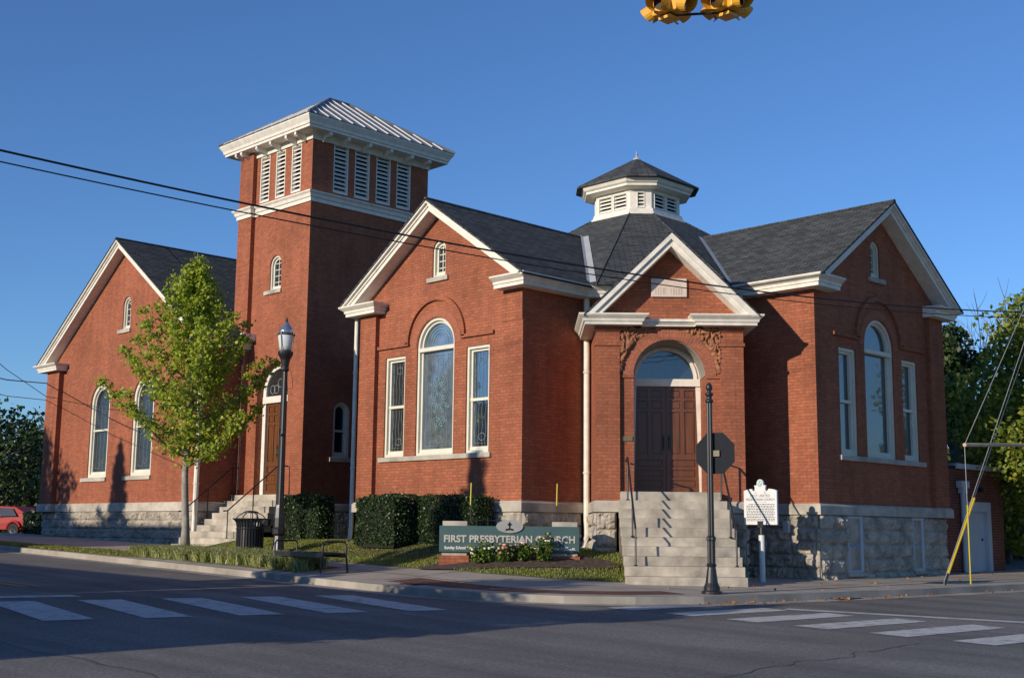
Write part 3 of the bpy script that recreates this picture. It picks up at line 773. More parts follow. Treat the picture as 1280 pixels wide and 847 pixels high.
def panel_door(fr, u0, u1, z0, z1, o, mat, parent=church, twin=True, name='door', lower=3):
    leaves = [(u0, (u0+u1)/2-.004), ((u0+u1)/2+.004, u1)] if twin else [(u0, u1)]
    for a, b in leaves:
        w_ = b-a; h_ = z1-z0; st = .085; cols = 2
        holes = []
        gu = lambda k: a+st+(w_-st)*k/2
        for k in range(2):
            ua, ub = gu(k), gu(k+1)-st
            for f0, f1 in ((.36, .76), (.785, .865), (.89, .965)): holes.append(rect(ua, ub, z0+h_*f0, z0+h_*f1))
        for k in range(lower): holes.append(rect(a+st, b-st, z0+h_*(.05+.095*k), z0+h_*(.05+.095*k+.07)))
        mb = MB(); mb.wall(fr, rect(a, b, z0, z1), holes, o, .03)
        mb.box(fr, a, b, o-.06, o-.03, z0, z1)
        for hh in holes:
            us = [q[0] for q in hh]; zs_ = [q[1] for q in hh]; mb.box(fr, min(us)+.03, max(us)-.03, o-.035, o-.012, min(zs_)+.03, max(zs_)-.03)
        dr = mb.build(name, mat, parent)
        hx = b-.06 if a == u0 and twin else a+.06
        hb = MB(); hb.box(fr, hx-.02, hx+.02, o, o+.015, z0+h_*.40, z0+h_*.54); hb.tube([fr.P(hx, o+.01, z0+h_*.42), fr.P(hx, o+.06, z0+h_*.44), fr.P(hx, o+.06, z0+h_*.5), fr.P(hx, o+.01, z0+h_*.52)], .01, 6); hb.build('handle', 'black_iron', dr)
panel_door(FT, -15.15, -13.68, 1.9, 4.97, oD-.03, 'door_wood')
P(MB().box(FT, -15.35, -13.55, -.5, .0, 1.5, 1.9), 'threshold', 'limestone')
ringbrick(FT, -14.45, 5.33, .92, 1.18, -.01, .02)
# tower steps
for k in range(9):
    zt = 1.9-.2*k; yf = 2.36-.27*k
    P(MB().wbox(-16.12, -13.05+(.0 if k < 3 else .35), yf, 2.70 if k == 0 else yf+.30, zt-.2 if k < 8 else -.1, zt), 'step', 'steps_stone', bevel=.008)
core = MB()
for k in range(8): core.wbox(-16.05, -13.12+(.0 if k < 2 else .33), 2.36-.27*k+.2, 2.69, .0, 1.9-.2*(k+1)+.003)
P(core, 'step_base', 'rockstone')
def rail(pts, posts, parent=church, r_=.022):
    mb = MB(); mb.tube(pts, r_, 8)
    for t, b_ in posts: mb.tube([t, b_], r_*.85, 8); mb.lathe(b_, [(.045, 0), (.045, .015), (.02, .03)], 10)
    return P(mb, 'handrail', 'black_iron', parent)
for x in (-16.0, -13.3):
    rail([(x, 2.66, 2.80), (x, 2.3, 2.82), (x, .5, 1.35), (x, .35, 1.33)], [((x, 2.3, 2.82), (x, 2.3, 1.9)), ((x, .5, 1.33), (x, .5, .45 if x < -14 else .5)), ((x, 1.4, 2.09), (x, 1.4, 1.1))])

# --- water table and rock-faced foundation
wt_prof = [(-.02, ZWB), (.07, ZWB), (.07, ZW-.05), (.03, ZW), (-.02, ZW)]
outl = [(-6.06, 2.06), (-6.06, -.13), (-5.40, -.13), (-5.40, 0), (0, 0), (0, 2.062), (.28, 2.342)]
P(MB().sweep(outl, wt_prof), 'water_table', 'limestone')
P(MB().sweep([(2.2, 4.262), (2.633, 4.695), (4.92, 4.695), (4.92, 10.1), (5.04, 10.1), (5.04, 10.83), (3, 10.83)], wt_prof), 'water_table', 'limestone')
P(MB().sweep([(-27.71, 8), (-27.71, .884), (-26.65, .884), (-26.65, 1.084), (-16.17, 1.084), (-16.17, 2.72)], [(o, z+.14 if z > 1.4 else z+.09) for o, z in wt_prof]), 'water_table', 'limestone')
P(MB().sweep([(-13.5, 2.703), (-12.63, 2.703), (-12.63, 7.7)], [(o, z+.12) for o, z in wt_prof]), 'water_table', 'limestone')
pp = lambda s_, n_: tuple(FP.P(s_, n_, 0).xy)
P(MB().sweep([pp(-1.72, 6.1), pp(-1.72, 8.35), pp(-1.20, 8.35)], wt_prof), 'water_table', 'limestone')
P(MB().sweep([pp(1.10, 8.35), pp(1.62, 8.35), pp(1.62, 6.1)], wt_prof), 'water_table', 'limestone')
def rock(fr, u0, u1, z0, z1, o=.03, row=.32, seed=1, cut=()):
    """rock-faced ashlar: every stone a pillow with a broken face"""
    rr = random.Random(seed); mb = MB(); z = z1; nr = max(1, round((z1-z0)/row)); rh = (z1-z0)/nr
    mb.box(fr, u0+.05, u1-.05, -.25, o-.034, z0, z1-.004)
    for r_ in range(nr):
        za, zb = z1-rh*(r_+1), z1-rh*r_
        u = u0-rr.random()*.3
        while u < u1:
            w_ = rr.uniform(.42, .85); ua, ub = max(u, u0)+.006, min(u+w_, u1)-.006; u += w_
            if ub-ua < .06: continue
            if any(ua < c1 and ub > c0 and za < cz1 for c0, c1, cz1 in cut):
                for c0, c1, cz1 in cut:
                    if ua < c0 < ub: ub = c0
                    elif ua < c1 < ub: ua = c1
                    elif ua >= c0 and ub <= c1: ua = ub
                if ub-ua < .05: continue
            nu, nv = max(5, int((ub-ua)/.045)), 8; i0 = len(mb.v); amp = rr.uniform(.06, .11); sx = rr.random()*50
            for a_ in range(nu+1):
                for b_ in range(nv+1):
                    fu, fv = a_/nu, b_/nv; e = min(min(fu, 1-fu)*(ub-ua)/.06, min(fv, 1-fv)*rh/.06, 1.)
                    uu = ua+(ub-ua)*fu; zz = za+.006+(rh-.012)*fv
                    h = e*(amp*.5+amp*.9*noise.noise(Vector((uu*5+sx, zz*5, sx)))+amp*.75*noise.noise(Vector((uu*13, zz*13, sx))))
                    mb.v.append(fr.P(uu, o-.03+max(-.01, h)+.012*(e > 0), zz))
            for a_ in range(nu):
                for b_ in range(nv):
                    p0 = i0+a_*(nv+1)+b_; mb.f.append((p0, p0+nv+1, p0+nv+2, p0+1))
    return P(mb, 'stone_foundation', 'rockstone')
rock(FL, -6.06, 0, .2, ZWB, seed=2); rock(W1R, 0.0, 2.06, .0, ZWB, seed=3)
rock(W2L, 2.6, 4.92, -.25, ZWB, seed=4); cuts = ((5.84, 6.56, 1.3), (8.98, 9.56, 1.3))
rock(FRr, 4.695, 10.83, -.40, ZWB, seed=5, cut=cuts, o=.03)
rock(FW, -27.75, -16.17, .1, ZWB+.09, seed=6); rock(Fr(-16.17, 0, 0, 1), 1.084, 2.70, .1, ZWB+.09, seed=7)
rock(FTR, 2.703, 7.7, .3, ZWB+.12, seed=8); rock(FT, -13.2, -12.63, .2, ZWB+.12, seed=9)
rock(FP, -1.86, -1.6, -.3, ZWB, o=6.13+.03, seed=10)
rock(Fr(*pp(0, 0), S2, S2), -1.72, -1.27, -.3, ZWB, o=8.38, row=.36, seed=11)
rock(Fr(*pp(0, 0), S2, S2), 1.14, 1.62, -.3, ZWB, o=8.38, row=.36, seed=12)
rock(Fr(*pp(-1.72, 0), -S2, S2) if False else Fr(*pp(-1.72, 6.1), S2, -S2), 0, 2.25, -.3, ZWB, seed=13)
rock(Fr(*pp(1.62, 8.35), -S2, S2), 0, 2.25, -.3, ZWB, seed=14)
for a, b in ((5.84, 6.56), (8.98, 9.56)):
    mb = MB(); mb.ring(FRr, rect(a, b, -.06, 1.25), rect(a+.06, b-.13, .0, 1.19), -.12, .02); bwn = P(mb, 'basement_window', 'gray_paint')
    mb = MB(); mb.box(FRr, a+.06, b-.13, -.06, -.012, 0, 1.19); mb.box(FRr, a+.06, b-.13, -.013, .0, .56, .60); mb.build('board', 'blue_board', bwn)
    P(MB().box(FRr, a-.03, b+.03, -.1, .08, -.14, -.06), 'window_sill', 'limestone')
P(MB().box(W2L, 4.02, 4.16, .03, .14, .85, 1.12), 'meter_box', 'gray_paint')

# --- cornices and returns
CP = [(-.02, 6.50), (.34, 6.50), (.34, 6.585), (.37, 6.59), (.38, 6.65), (.44, 6.69), (.50, 6.735), (.50, 6.77), (-.02, 6.80)]
P(MB().sweep([(-.66, 0), (0, 0), (0, 2.062), (2.633, 4.695), (4.92, 4.695), (4.92, 5.32)], CP), 'cornice', 'white_paint')
cap = [(o*.93+.02 if o > 0 else o, z-.03) for o, z in CP]
P(MB().sweep([(-6.06, 1.6), (-6.06, -.05), (-5.50, -.05), (-5.50, .03)], cap), 'cornice_return', 'white_paint')
P(MB().sweep([(4.92, 10.0), (4.92, 10.83), (3.0, 10.83)], CP), 'cornice_return', 'white_paint')
C0 = [(o, z+.34) for o, z in CP]
P(MB().sweep([(-27.71, 12), (-27.71, .98), (-26.75, .98), (-26.75, 1.1)], C0), 'cornice_return', 'white_paint')
P(MB().sweep([(-16.75, 1.084), (-16.17, 1.084), (-16.17, 2.69)], C0), 'cornice_return', 'white_paint')
def rake(fr, uc, half, zt, ze, parent=church, dep=.30, o1=.42, oc=.50, wb=.16, ex=0.):
    """raking cornice of a gable: board, crown, soffit and frieze at the wall"""
    sl_ = (zt-ze)/half
    for sg in (-1, 1):
        def band(d0, d1, oa, ob, mat, e0_=0., nm='rake_board'):
            u_e = uc+sg*(half+e0_); f = lambda u: zt-abs(u-uc)*sl_
            pts_ = [(uc, zt-d0), (u_e, f(u_e)-d0), (u_e-sg*(d1-d0)/sl_, f(u_e)-d0), (uc, zt-d1)]
            if sg > 0: pts_ = pts_[::-1]
            return pts_, oa, ob, mat, nm
        mb = MB()
        for d0, d1, oa, ob in ((.04, dep, -.02, o1-.03), (.04, dep*.60, o1-.035, o1+.01), (.04, dep*.36, o1, oc)):
            q, oa, ob, mt, nm = band(d0, d1, oa, ob, 'white_paint'); mb.prism(fr, q, oa, ob)
        mb.build('rake_board', 'white_paint', parent)
def slab(mb, pts, th=.05):
    """roof plane: quad pts (ccw from above) with thickness"""
    pts = [Vector(p) for p in pts]; mb.hexa([p-Vector((0, 0, th)) for p in pts]+pts)
yb = 7.0
rf = MB(); xr, xl, xR = -3.03, -6.56, .50; zeA = ro-(xR-xr)*pitch
slab(rf, [(xR, -.52, zeA), (xR, yb, zeA), (xr, yb, ro), (xr, -.52, ro)]); slab(rf, [(xr, -.52, ro), (xr, yb, ro), (xl, yb, zeA), (xl, -.52, zeA)])
P(rf, 'gable_roof', 'shingle'); rake(FL, -3.03, 3.53, ro, zeA)
rf = MB(); yr = 7.763; y0_, y1_ = yr-3.53, yr+3.53; xf, xb = 5.44, -1.0
slab(rf, [(xb, y0_, zeA), (xf, y0_, zeA), (xf, yr, ro), (xb, yr, ro)]); slab(rf, [(xb, yr, ro), (xf, yr, ro), (xf, y1_, zeA), (xb, y1_, zeA)])
P(rf, 'gable_roof', 'shingle'); rake(FRr, yr, 3.53, ro, zeA)
rf = MB(); x0_, x1_ = uc0-6.27, uc0+6.27; z_e = h0-6.27*s0
slab(rf, [(x1_, .56, z_e), (x1_, 2.68, z_e), (uc0, 2.68, h0), (uc0, .56, h0)])
# beyond the tower front the slope stops at the tower's side
xt = -16.78; zt_ = h0-(xt-uc0)*s0
slab(rf, [(xt, 2.6, zt_), (xt, 14.4, zt_), (uc0, 14.4, h0), (uc0, 2.6, h0)])
slab(rf, [(uc0, .56, h0), (uc0, 14.4, h0), (x0_, 14.4, z_e), (x0_, .56, z_e)])
P(rf, 'gable_roof', 'shingle'); rake(FW, uc0, 6.27, h0, z_e, dep=.34, wb=.22)
rd = MB()
for p_, q_ in (((-3.03, -.52, ro), (-3.03, 5.4, ro)), ((5.44, yr, ro), (-.5, yr, ro)), ((uc0, .56, h0), (uc0, 14.4, h0))):
    rd = MB(); rd.tube([Vector(p_)+Vector((0, 0, -.005)), Vector(q_)+Vector((0, 0, -.005))], .05, 6); P(rd, 'ridge_cap', 'shingle')
gb = MB(); gb.box(Fr(-16.17, 0, 0, 1), 2.2, 2.69, .42, .60, 7.12, 7.34); P(gb, 'gutter_box', 'white_paint')
# --- central roof
def oct_(a, b, z): return [(XC-b, YC-a, z), (XC+b, YC-a, z), (XC+a, YC-b, z), (XC+a, YC+b, z), (XC+b, YC+a, z), (XC-b, YC+a, z), (XC-a, YC+b, z), (XC-a, YC-b, z)]
cr = MB(); lo = oct_(5.93, 3.62, 6.755); hi = oct_(1.243, .746, 9.93)
i0 = len(cr.v); cr.v += [Vector(q) for q in lo+hi]
for k in range(8): cr.f.append((k, (k+1) % 8, 8+(k+1) % 8, 8+k))
cr.f.append(tuple(range(8))[::-1])
croof = P(cr, 'central_roof', 'shingle')
hpc = MB()
for k in range(8): hpc.tube([Vector(lo[k]), Vector(hi[k])], .028, 6)
hpc.build('hip_cap', 'shingle', croof)
P(MB().sweep(oct_2 := [(q[0], q[1]) for q in oct_(5.6, 3.45, 0)], [(-.05, 6.3), (0, 6.3), (.0, 6.78), (-.05, 6.78)], True), 'brick_wall', 'brick')
vm = MB()
def valley(t, b_, ea, eb, both=True):
    t = Vector(t); b_ = Vector(b_); up_ = Vector((0, 0, .022)); ea = Vector(ea).normalized()*.13; eb = Vector(eb).normalized()*.20
    
    if both: vm.quad(t+up_, t+up_+ea, b_+up_+ea, b_+up_)
    vm.quad(t+up_, b_+up_, b_+up_+eb, t+up_+eb)
aT = 1.243+(9.93-ro)/.677
valley((XC+.02, YC-aT, ro), (.34, 1.98, 6.85), (-1, 0, pitch*1.0), (0, 1, .677) if False else (1, 0, 0))
valley((XC+aT, YC, ro), (2.83, 4.47, 6.85), (0, 1, pitch), (0, -1, 0), False)
P(vm, 'valley_flashing', 'valley_metal')
# --- lantern (cupola)
cup = [(q[0], q[1]) for q in oct_(1.10, .66, 0)]
cu = MB(); cu.sweep([(q[0], q[1]) for q in oct_(1.0, .60, 0)], [(0, 9.6), (0, 11.0)], True); lantern = P(cu, 'lantern', 'dark_void')
base = MB(); base.sweep(cup, [(-.12, 9.7), (.20, 9.80), (.13, 9.98), (.10, 10.0), (.06, 10.12), (.0, 10.14), (-.12, 10.14)], True)
base.sweep(cup, [(-.12, 10.62), (0, 10.62), (.0, 10.72), (-.12, 10.72)], True); base.build('lantern_base', 'white_paint', lantern)
for k in range(8):
    A_, B_ = Vector(cup[k]), Vector(cup[(k+1) % 8]); d = B_-A_; L_ = d.length; d.normalize(); f = Fr(A_.x, A_.y, d.x, d.y)
    pm = MB(); e = .12
    if L_ > 1.2: bays = [(e, L_/2-.03), (L_/2+.03, L_-e)]; pm.box(f, L_/2-.035, L_/2+.035, -.12, 0, 10.13, 10.63)
    else: bays = [(.2, L_-.2)]; e = .2
    pm.box(f, 0, e, -.12, 0, 10.13, 10.63); pm.box(f, L_-e, L_, -.12, 0, 10.13, 10.63); pm.build('corner_post', 'white_paint', lantern)
    for a, b in bays: louvre(f, a, b, 10.15, 10.62, 4, parent=lantern, o=-.03, ft=.02)
co = MB(); co.sweep(cup, [(-.1, 10.70), (.12, 10.70), (.30, 10.74), (.30, 10.80), (.36, 10.84), (.42, 10.95), (.42, 10.98), (-.1, 11.0)], True); co.build('cornice', 'white_paint', lantern)
rl = MB(); ring_ = [Vector(q) for q in oct_(1.57, 1.02*.98, 10.99)]; rl.v += ring_+[Vector((XC, YC, 12.02))]+[q-Vector((0, 0, .05)) for q in ring_]
for k in range(8): rl.f.append((k, (k+1) % 8, 8)); rl.f.append((9+k, 9+(k+1) % 8, (k+1) % 8, k))
rl.f.append(tuple(9+k for k in range(8))[::-1]); rlo = rl.build('lantern_roof', 'shingle', lantern)
fn = MB(); fn.lathe((XC, YC, 12.0), [(.14, -.06), (.10, 0), (.03, .05), (.02, .10), (.045, .13), (.02, .16), (.006, .24)], 10); fn.build('finial', 'valley_metal', lantern)

# --- corner porch
porch_wall = MB()
FPw = Fr(FP.o.x, FP.o.y, S2, S2)
zap, zev = 7.63, 5.71; sp_ = (zap-zev)/1.95; sc_ = -.04
tri = [(-1.70, 1.5), (1.60, 1.5), (1.60, zap-abs(1.6-sc_)*sp_-.2), (sc_, zap-.2), (-1.70, zap-abs(-1.7-sc_)*sp_-.2)]
porch_wall.wall(FPw, tri, [arch(-.87, .77, 1.6, 4.36)], 8.25, .90)
P(porch_wall, 'porch_wall', 'brick')
sd = MB(); sd.box(FP, -1.72, -1.40, 6.0, 8.24, 1.5, 5.6); sd.box(FP, 1.30, 1.62, 6.0, 8.24, 1.5, 5.6); P(sd, 'porch_wall', 'brick')
for a, b in ((-1.723, -1.19), (1.10, 1.623)):
    mb = MB(); mb.box(FP, a, b, 8.24, 8.35, 1.5, 5.5); mb.box(FP, a-.03, b+.03, 8.2, 8.385, 5.02, 5.10); mb.box(FP, a-.03, b+.03, 8.2, 8.39, 5.36, 5.5); P(mb, 'pilaster', 'brick')
ringbrick(FP, -.05, 4.36, .822, 1.06, 8.2, 8.275, name='porch_arch')
im = MB(); im.box(FP, -1.19, -.87, 8.24, 8.285, 4.30, 4.36); im.box(FP, .77, 1.10, 8.24, 8.285, 4.30, 4.36); P(im, 'impost', 'brick')
im = MB(); im.ring(FP, arc(-.05, 4.36, .818), arc(-.05, 4.36, .805), 7.36, 8.20, closed=False); P(im, 'arch_soffit', 'stucco')
# carved terracotta spandrels
def spandrel(u0, u1):
    mb = MB(); st = .021; nu = int((u1-u0)/st); z0, z1 = 4.42, 5.46; nv = int((z1-z0)/st)
    idx = {}
    def vid(i, j):
        if (i, j) not in idx:
            u = u0+(u1-u0)*i/nu; z = z0+(z1-z0)*j/nv; d = math.hypot(u+.05, z-4.36)
            e = min(1, max(0, d-1.06)/.05)
            p_ = Vector((u*5.5, z*5.5, 1.7)); q = p_+Vector((noise.noise(p_*1.3), noise.noise(p_*1.3+Vector((9, 2, 3))), 0))*.9
            h = .045*abs(math.sin(6*noise.noise(q)))+.03*noise.noise(q*2.7)+.03*sm((abs(u+.05)-.55)/.5)
            idx[(i, j)] = len(mb.v); mb.v.append(FP.P(u, 8.255+e*(.012+max(-.01, h-.025)*2.1), z))
        return idx[(i, j)]
    for i in range(nu):
        for j in range(nv):
            u = u0+(u1-u0)*(i+.5)/nu; z = z0+(z1-z0)*(j+.5)/nv
            if math.hypot(u+.05, z-4.36) > 1.065: mb.f.append((vid(i, j), vid(i+1, j), vid(i+1, j+1), vid(i, j+1)))
    mb.smooth = True
    return P(mb, 'carved_spandrel', 'terracotta')
spandrel(-1.185, -.05); spandrel(-.05, 1.095)
pc = [(-.02, 5.47), (.28, 5.47), (.28, 5.53), (.31, 5.54), (.33, 5.60), (.38, 5.64), (.42, 5.68), (.42, 5.71), (-.02, 5.75)]
P(MB().sweep([pp(-1.72, 6.2), pp(-1.72, 8.35), pp(-.98, 8.35), pp(-.98, 8.2)], pc), 'cornice', 'white_paint')
P(MB().sweep([pp(.80, 8.2), pp(.80, 8.35), pp(1.62, 8.35), pp(1.62, 6.2)], pc), 'cornice', 'white_paint')
mc = MB(); mc.box(FP, -.9, .7, 8.2, 8.42, 5.47, 5.52); mc.box(FP, -.9, .7, 8.2, 8.46, 5.52, 5.56); mc.box(FP, -.9, .7, 8.2, 8.52, 5.56, 5.62); P(mc, 'cornice', 'white_paint')
for sg in (-1, 1):
    f = lambda u: zap-abs(u-sc_)*sp_; ue = sc_+sg*1.97
    for dep, oa, ob in ((.36, 8.23, 8.70), (.20, 8.69, 8.76)):
        q = [(sc_, zap-.03), (ue, f(ue)-.03), (ue, f(ue)-.03-(dep if dep < .3 else .06)), (sc_, zap-dep)]
        q = [(sc_, zap-.03), (ue, f(ue)-.03), (ue-sg*(dep/sp_*.0), f(ue)-.05), (sc_+sg*0, zap-dep)]
        ui = ue-sg*(dep-.03)/sp_
        q = [(sc_, zap-.03), (ue, f(ue)-.03), (ui, f(ue)-.03), (sc_, zap-dep)]
        if sg > 0: q = q[::-1]
        mb = MB(); mb.prism(FP, q, oa, ob); P(mb, 'rake_board', 'white_paint')
pr = MB()
for sg in (-1, 1):
    ue = sc_+sg*1.99; a = FP.P(ue, 8.78, zev-.03); b = FP.P(ue, 5.2, zev-.03); c = FP.P(sc_, 5.0, zap); d = FP.P(sc_, 8.78, zap)
    slab(pr, [a, b, c, d] if sg > 0 else [d, c, b, a], .045)
P(pr, 'porch_roof', 'shingle')
plq = P(MB().box(FP, -.46, .36, 8.2, 8.31, 6.17, 6.60), 'date_plaque', 'plaque_stone', bevel=.012)
eg = MB(); rr = random.Random(5)
for k in range(11):                       # worn, unreadable letters cut in the stone
    u = -.36+.058*k
    if k == 5: continue
    eg.box(FP, u, u+.009, 8.308, 8.313, 6.22, 6.38)
    if rr.random() < .6: eg.box(FP, u+.022, u+.030, 8.308, 8.313, 6.22, 6.38)
    if rr.random() < .5: eg.box(FP, u+.009, u+.022, 8.308, 8.313, 6.30, 6.312)
eg.build('inscription', 'engraving', plq)
P(MB().box(FP, -1.16, -.90, 8.24, 8.275, 2.86, 2.97), 'name_plate', 'bronze')
# door set back in the vestibule
nD = 7.35
df = MB(); df.ring(FP, arch(-.90, .81, 1.6, 4.38, r=.83), arch(-.80, .73, 1.6, 4.38, r=.69), nD-.06, nD+.05); df.ring(FP, arc(-.05, 4.38, .74), arc(-.05, 4.38, .67), nD-.06, nD+.09, closed=False)
df.box(FP, -.82, .76, nD-.06, nD+.09, 4.21, 4.38); dfo = P(df, 'door_frame', 'white_paint')
mb = MB(); mb.tri_poly(FP, arch(-.76, .69, 4.37, 4.40), [], nD-.01); mb.build('glass', 'glass_deep', dfo)
panel_door(FP, -.80, .73, 1.73, 4.21, nD, 'door_wood_dark')
P(MB().box(FP, -.87, .77, 7.2, 8.3, 1.4, 1.72), 'threshold', 'limestone')
bk = MB(); bk.box(FP, -1.4, 1.3, 6.9, 7.2, 1.4, 5.6); P(bk, 'porch_wall', 'dark_void')
# front steps
zs_ = [1.72, 1.52, 1.33, 1.13, .93, .73, .54, .34, .15, -.05]
for k, zt in enumerate(zs_):
    s0_, s1_ = (-1.19, 1.04) if k == 0 else (-1.26-.002*k, 1.11+.006*k)
    n1 = 8.60+.262*k; n0 = 8.29 if k == 0 else n1-.30
    zb = zs_[k+1] if k < 9 else -.35
    P(MB().box(FP, s0_, s1_, n0, n1, zb+.0, zt), 'step', 'steps_stone', bevel=.008)
sb = MB()
for k in range(9): sb.box(FP, -1.22, 1.10, 8.30, 8.60+.262*k-.04, -.4, zs_[k+1]-.004)
P(sb, 'step_base', 'steps_stone')
for s_ in (-1.06, 1.0):
    A_ = FP.P(s_, 8.8, 2.46); B_ = FP.P(s_, 10.62, .90); mid = FP.P(s_, 9.95, 1.47)
    rail([FP.P(s_*1.0, 8.36, 2.40), A_, B_], [(A_, FP.P(s_, 8.8, 1.52)), (B_, FP.P(s_, 10.66, .15)), (mid, FP.P(s_, 9.95, .73))])
# downspouts
def spout(x, y, z0, z1, r_=.055, kick=(0, 0), name='downspout', mat='white_paint'):
    mb = MB(); mb.tube([(x, y, z1), (x, y, z0+.35), (x+kick[0]*.5, y+kick[1]*.5, z0+.12), (x+kick[0], y+kick[1], z0)], r_, 10)
    for z in (z0+(z1-z0)*f for f in (.3, .7)): mb.tube([(x, y, z-.02), (x, y, z+.02)], r_*1.25, 10)
    mb.smooth = False; return P(mb, name, mat)
q = FP.P(-1.83, 6.26, 0); spout(q.x, q.y, .40, 6.5, .075, (.0, -.12))
spout(-6.32, -.05, .52, 6.9, .06, (0, -.05)); spout(-16.07, .98, .25, 6.9, .085)
spout(-16.0, 2.56, 2.1, 6.9, .03, mat='tan_pipe')

# ------------------------------------------------------------------ brick annex at the right
ax = 4.72; FA = Fr(ax, 0, 0, 1)
annex = thing('brick_annex', (ax, 12.6, -.3), 'low dark brick annex with flat roof and pale metal door beside right wing', 'annex')
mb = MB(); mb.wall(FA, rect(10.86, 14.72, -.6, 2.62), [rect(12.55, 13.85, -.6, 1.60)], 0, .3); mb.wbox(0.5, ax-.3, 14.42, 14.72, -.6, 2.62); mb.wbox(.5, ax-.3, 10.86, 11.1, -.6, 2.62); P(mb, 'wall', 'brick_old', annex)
mb = MB(); mb.wbox(.5, ax-.1, 10.9, 14.6, 2.50, 2.58); P(mb, 'roof', 'shingle', annex)
mb = MB(); mb.box(FA, 11.85, 14.80, -.35, .06, 2.62, 2.76); P(mb, 'coping', 'gray_paint', annex)
mb = MB(); mb.box(FA, 10.88, 11.84, -.35, .03, 2.62, 2.68); P(mb, 'parapet_cap', 'sign_back', annex)
mb = MB(); mb.ring(FA, rect(12.50, 13.88, -.5, 1.74), rect(12.60, 13.66, -.5, 1.48), -.12, .03, ); P(mb, 'door_frame', 'gray_paint', annex)
mb = MB(); mb.box(FA, 12.6, 13.66, -.14, -.07, -.45, 1.48); dd = P(mb, 'door', 'gray_paint', annex)
mb = MB(); mb.lathe((0, 0, 0), [(.03, 0), (.035, .02), (.02, .04)], 10); mb.v = [FA.P(13.45, -.07+v.z, .72)+Vector((0, v.x, v.y)) for v in mb.v]; mb.build('handle', 'black_iron', dd)
mb = MB(); mb.box(FA, 11.86, 12.32, .02, .18, 2.10, 2.28); mb.box(FA, 11.94, 12.24, .03, .16, 1.95, 2.1); mb.tube([FA.P(12.09, .09, 1.96), FA.P(12.09, .09, -.1), FA.P(12.12, .16, -.28)], .07, 8); P(mb, 'downspout', 'gray_paint', annex)
mb = MB(); mb.box(FA, 13.18, 13.32, .0, .1, 2.02, 2.16); P(mb, 'wall_lamp', 'sign_back', annex)

# ------------------------------------------------------------------ vegetation
def leafcloud(mb, pts, size, rr, flat=0., rnds=None, jit=None, bias=0.):
    """one small folded quad per point"""
    for k, p in enumerate(pts):
        s_ = size*rr.uniform(.6, 1.25); th = rr.uniform(0, 6.283); cz = rr.uniform(-1, 1)
        a = Vector((math.cos(th)*math.sqrt(1-cz*cz), math.sin(th)*math.sqrt(1-cz*cz), cz)); a = (a+Vector((0, -.75, .55))*bias).normalized(); b = a.orthogonal().normalized(); c = a.cross(b); t = rr.uniform(0, 6.283)
        d = b*math.cos(t)+c*math.sin(t); e = a.cross(d)
        i = len(mb.v); mb.v += [p-d*s_*.5, p+e*s_*.38, p+d*s_*.5, p-e*s_*.38]; mb.f.append((i, i+1, i+2, i+3)); mb.rnd.append(rnds[k] if rnds else rr.random())
def branch_tree(name, base, h, label, cat='tree', leafmat_='leaf_tree', bark='bark_pale', nb=44, spread=2.95, z0=2.5, leaf=.105, per=13, seed=3, group=None, r0=.11, tw=6):
    rr = random.Random(seed); t = thing(name, base, label, cat, group); B = Vector(base)
    tk = MB(); n = 12; tp_ = [B+Vector((.07*math.sin(i*.9), .06*math.cos(i*1.1)-.06, h*i/n)) for i in range(n+1)]
    tk.tube(tp_, [r0*(1-.93*i/n)+(.05 if i == 0 else 0) for i in range(n+1)], 10); tk.smooth = True
    lf = MB(); lf.rnd = []; pts = []
    bm_ = MB()
    for k in range(nb):
        f = (k+.5)/nb; zb = z0-.2+(h*.93-z0)*f**1.1; a = k*2.4+rr.uniform(-.4, .4)
        L_ = (spread*max(.05, 1.0-f*1.02)**.85*rr.choice((.8, .9, .95, 1.0, 1.1, 1.2))*(.8 if f < .07 else 1)+.38)*(1-.26*max(0, math.cos(a-R(40))))
        elev = R(rr.uniform(6, 24)+44*f); p = B+Vector((0, 0, zb)); q = [p]; m_ = 7
        for i in range(m_):
            el = elev+R(5*i); p = p+Vector((math.cos(a)*math.cos(el), math.sin(a)*math.cos(el), math.sin(el)))*L_/m_*1.15; a += rr.uniform(-.14, .14); q.append(p)
        bm_.tube(q, [max(.006, .036*(1-f*.5)*(1-i/m_)) for i in range(m_+1)], 5)
        for i in range(1, m_+1):
            for s_ in range(tw if f < .6 else tw-2):
                th = rr.uniform(0, 6.28); ln = L_*.17*(1.25-i/m_)*rr.uniform(.3, 1.2)+.10; d = Vector((math.cos(th), math.sin(th), rr.uniform(-.35, .7)))*ln
                e = q[i]+d; 
                if rr.random() < .35: bm_.tube([q[i], e], .005, 3, False)
                for j in range(per):
                    u = rr.random()**.6; g_ = q[i].lerp(e, u)+Vector((rr.gauss(0, .075), rr.gauss(0, .075), rr.gauss(0, .065))); pts.append(g_)
    leafcloud(lf, pts, leaf, rr, bias=.9)
    tr = tk.build('trunk', bark, t); bm_.build('branches', 'bark', tr); lf.build('crown', leafmat_, t); return t
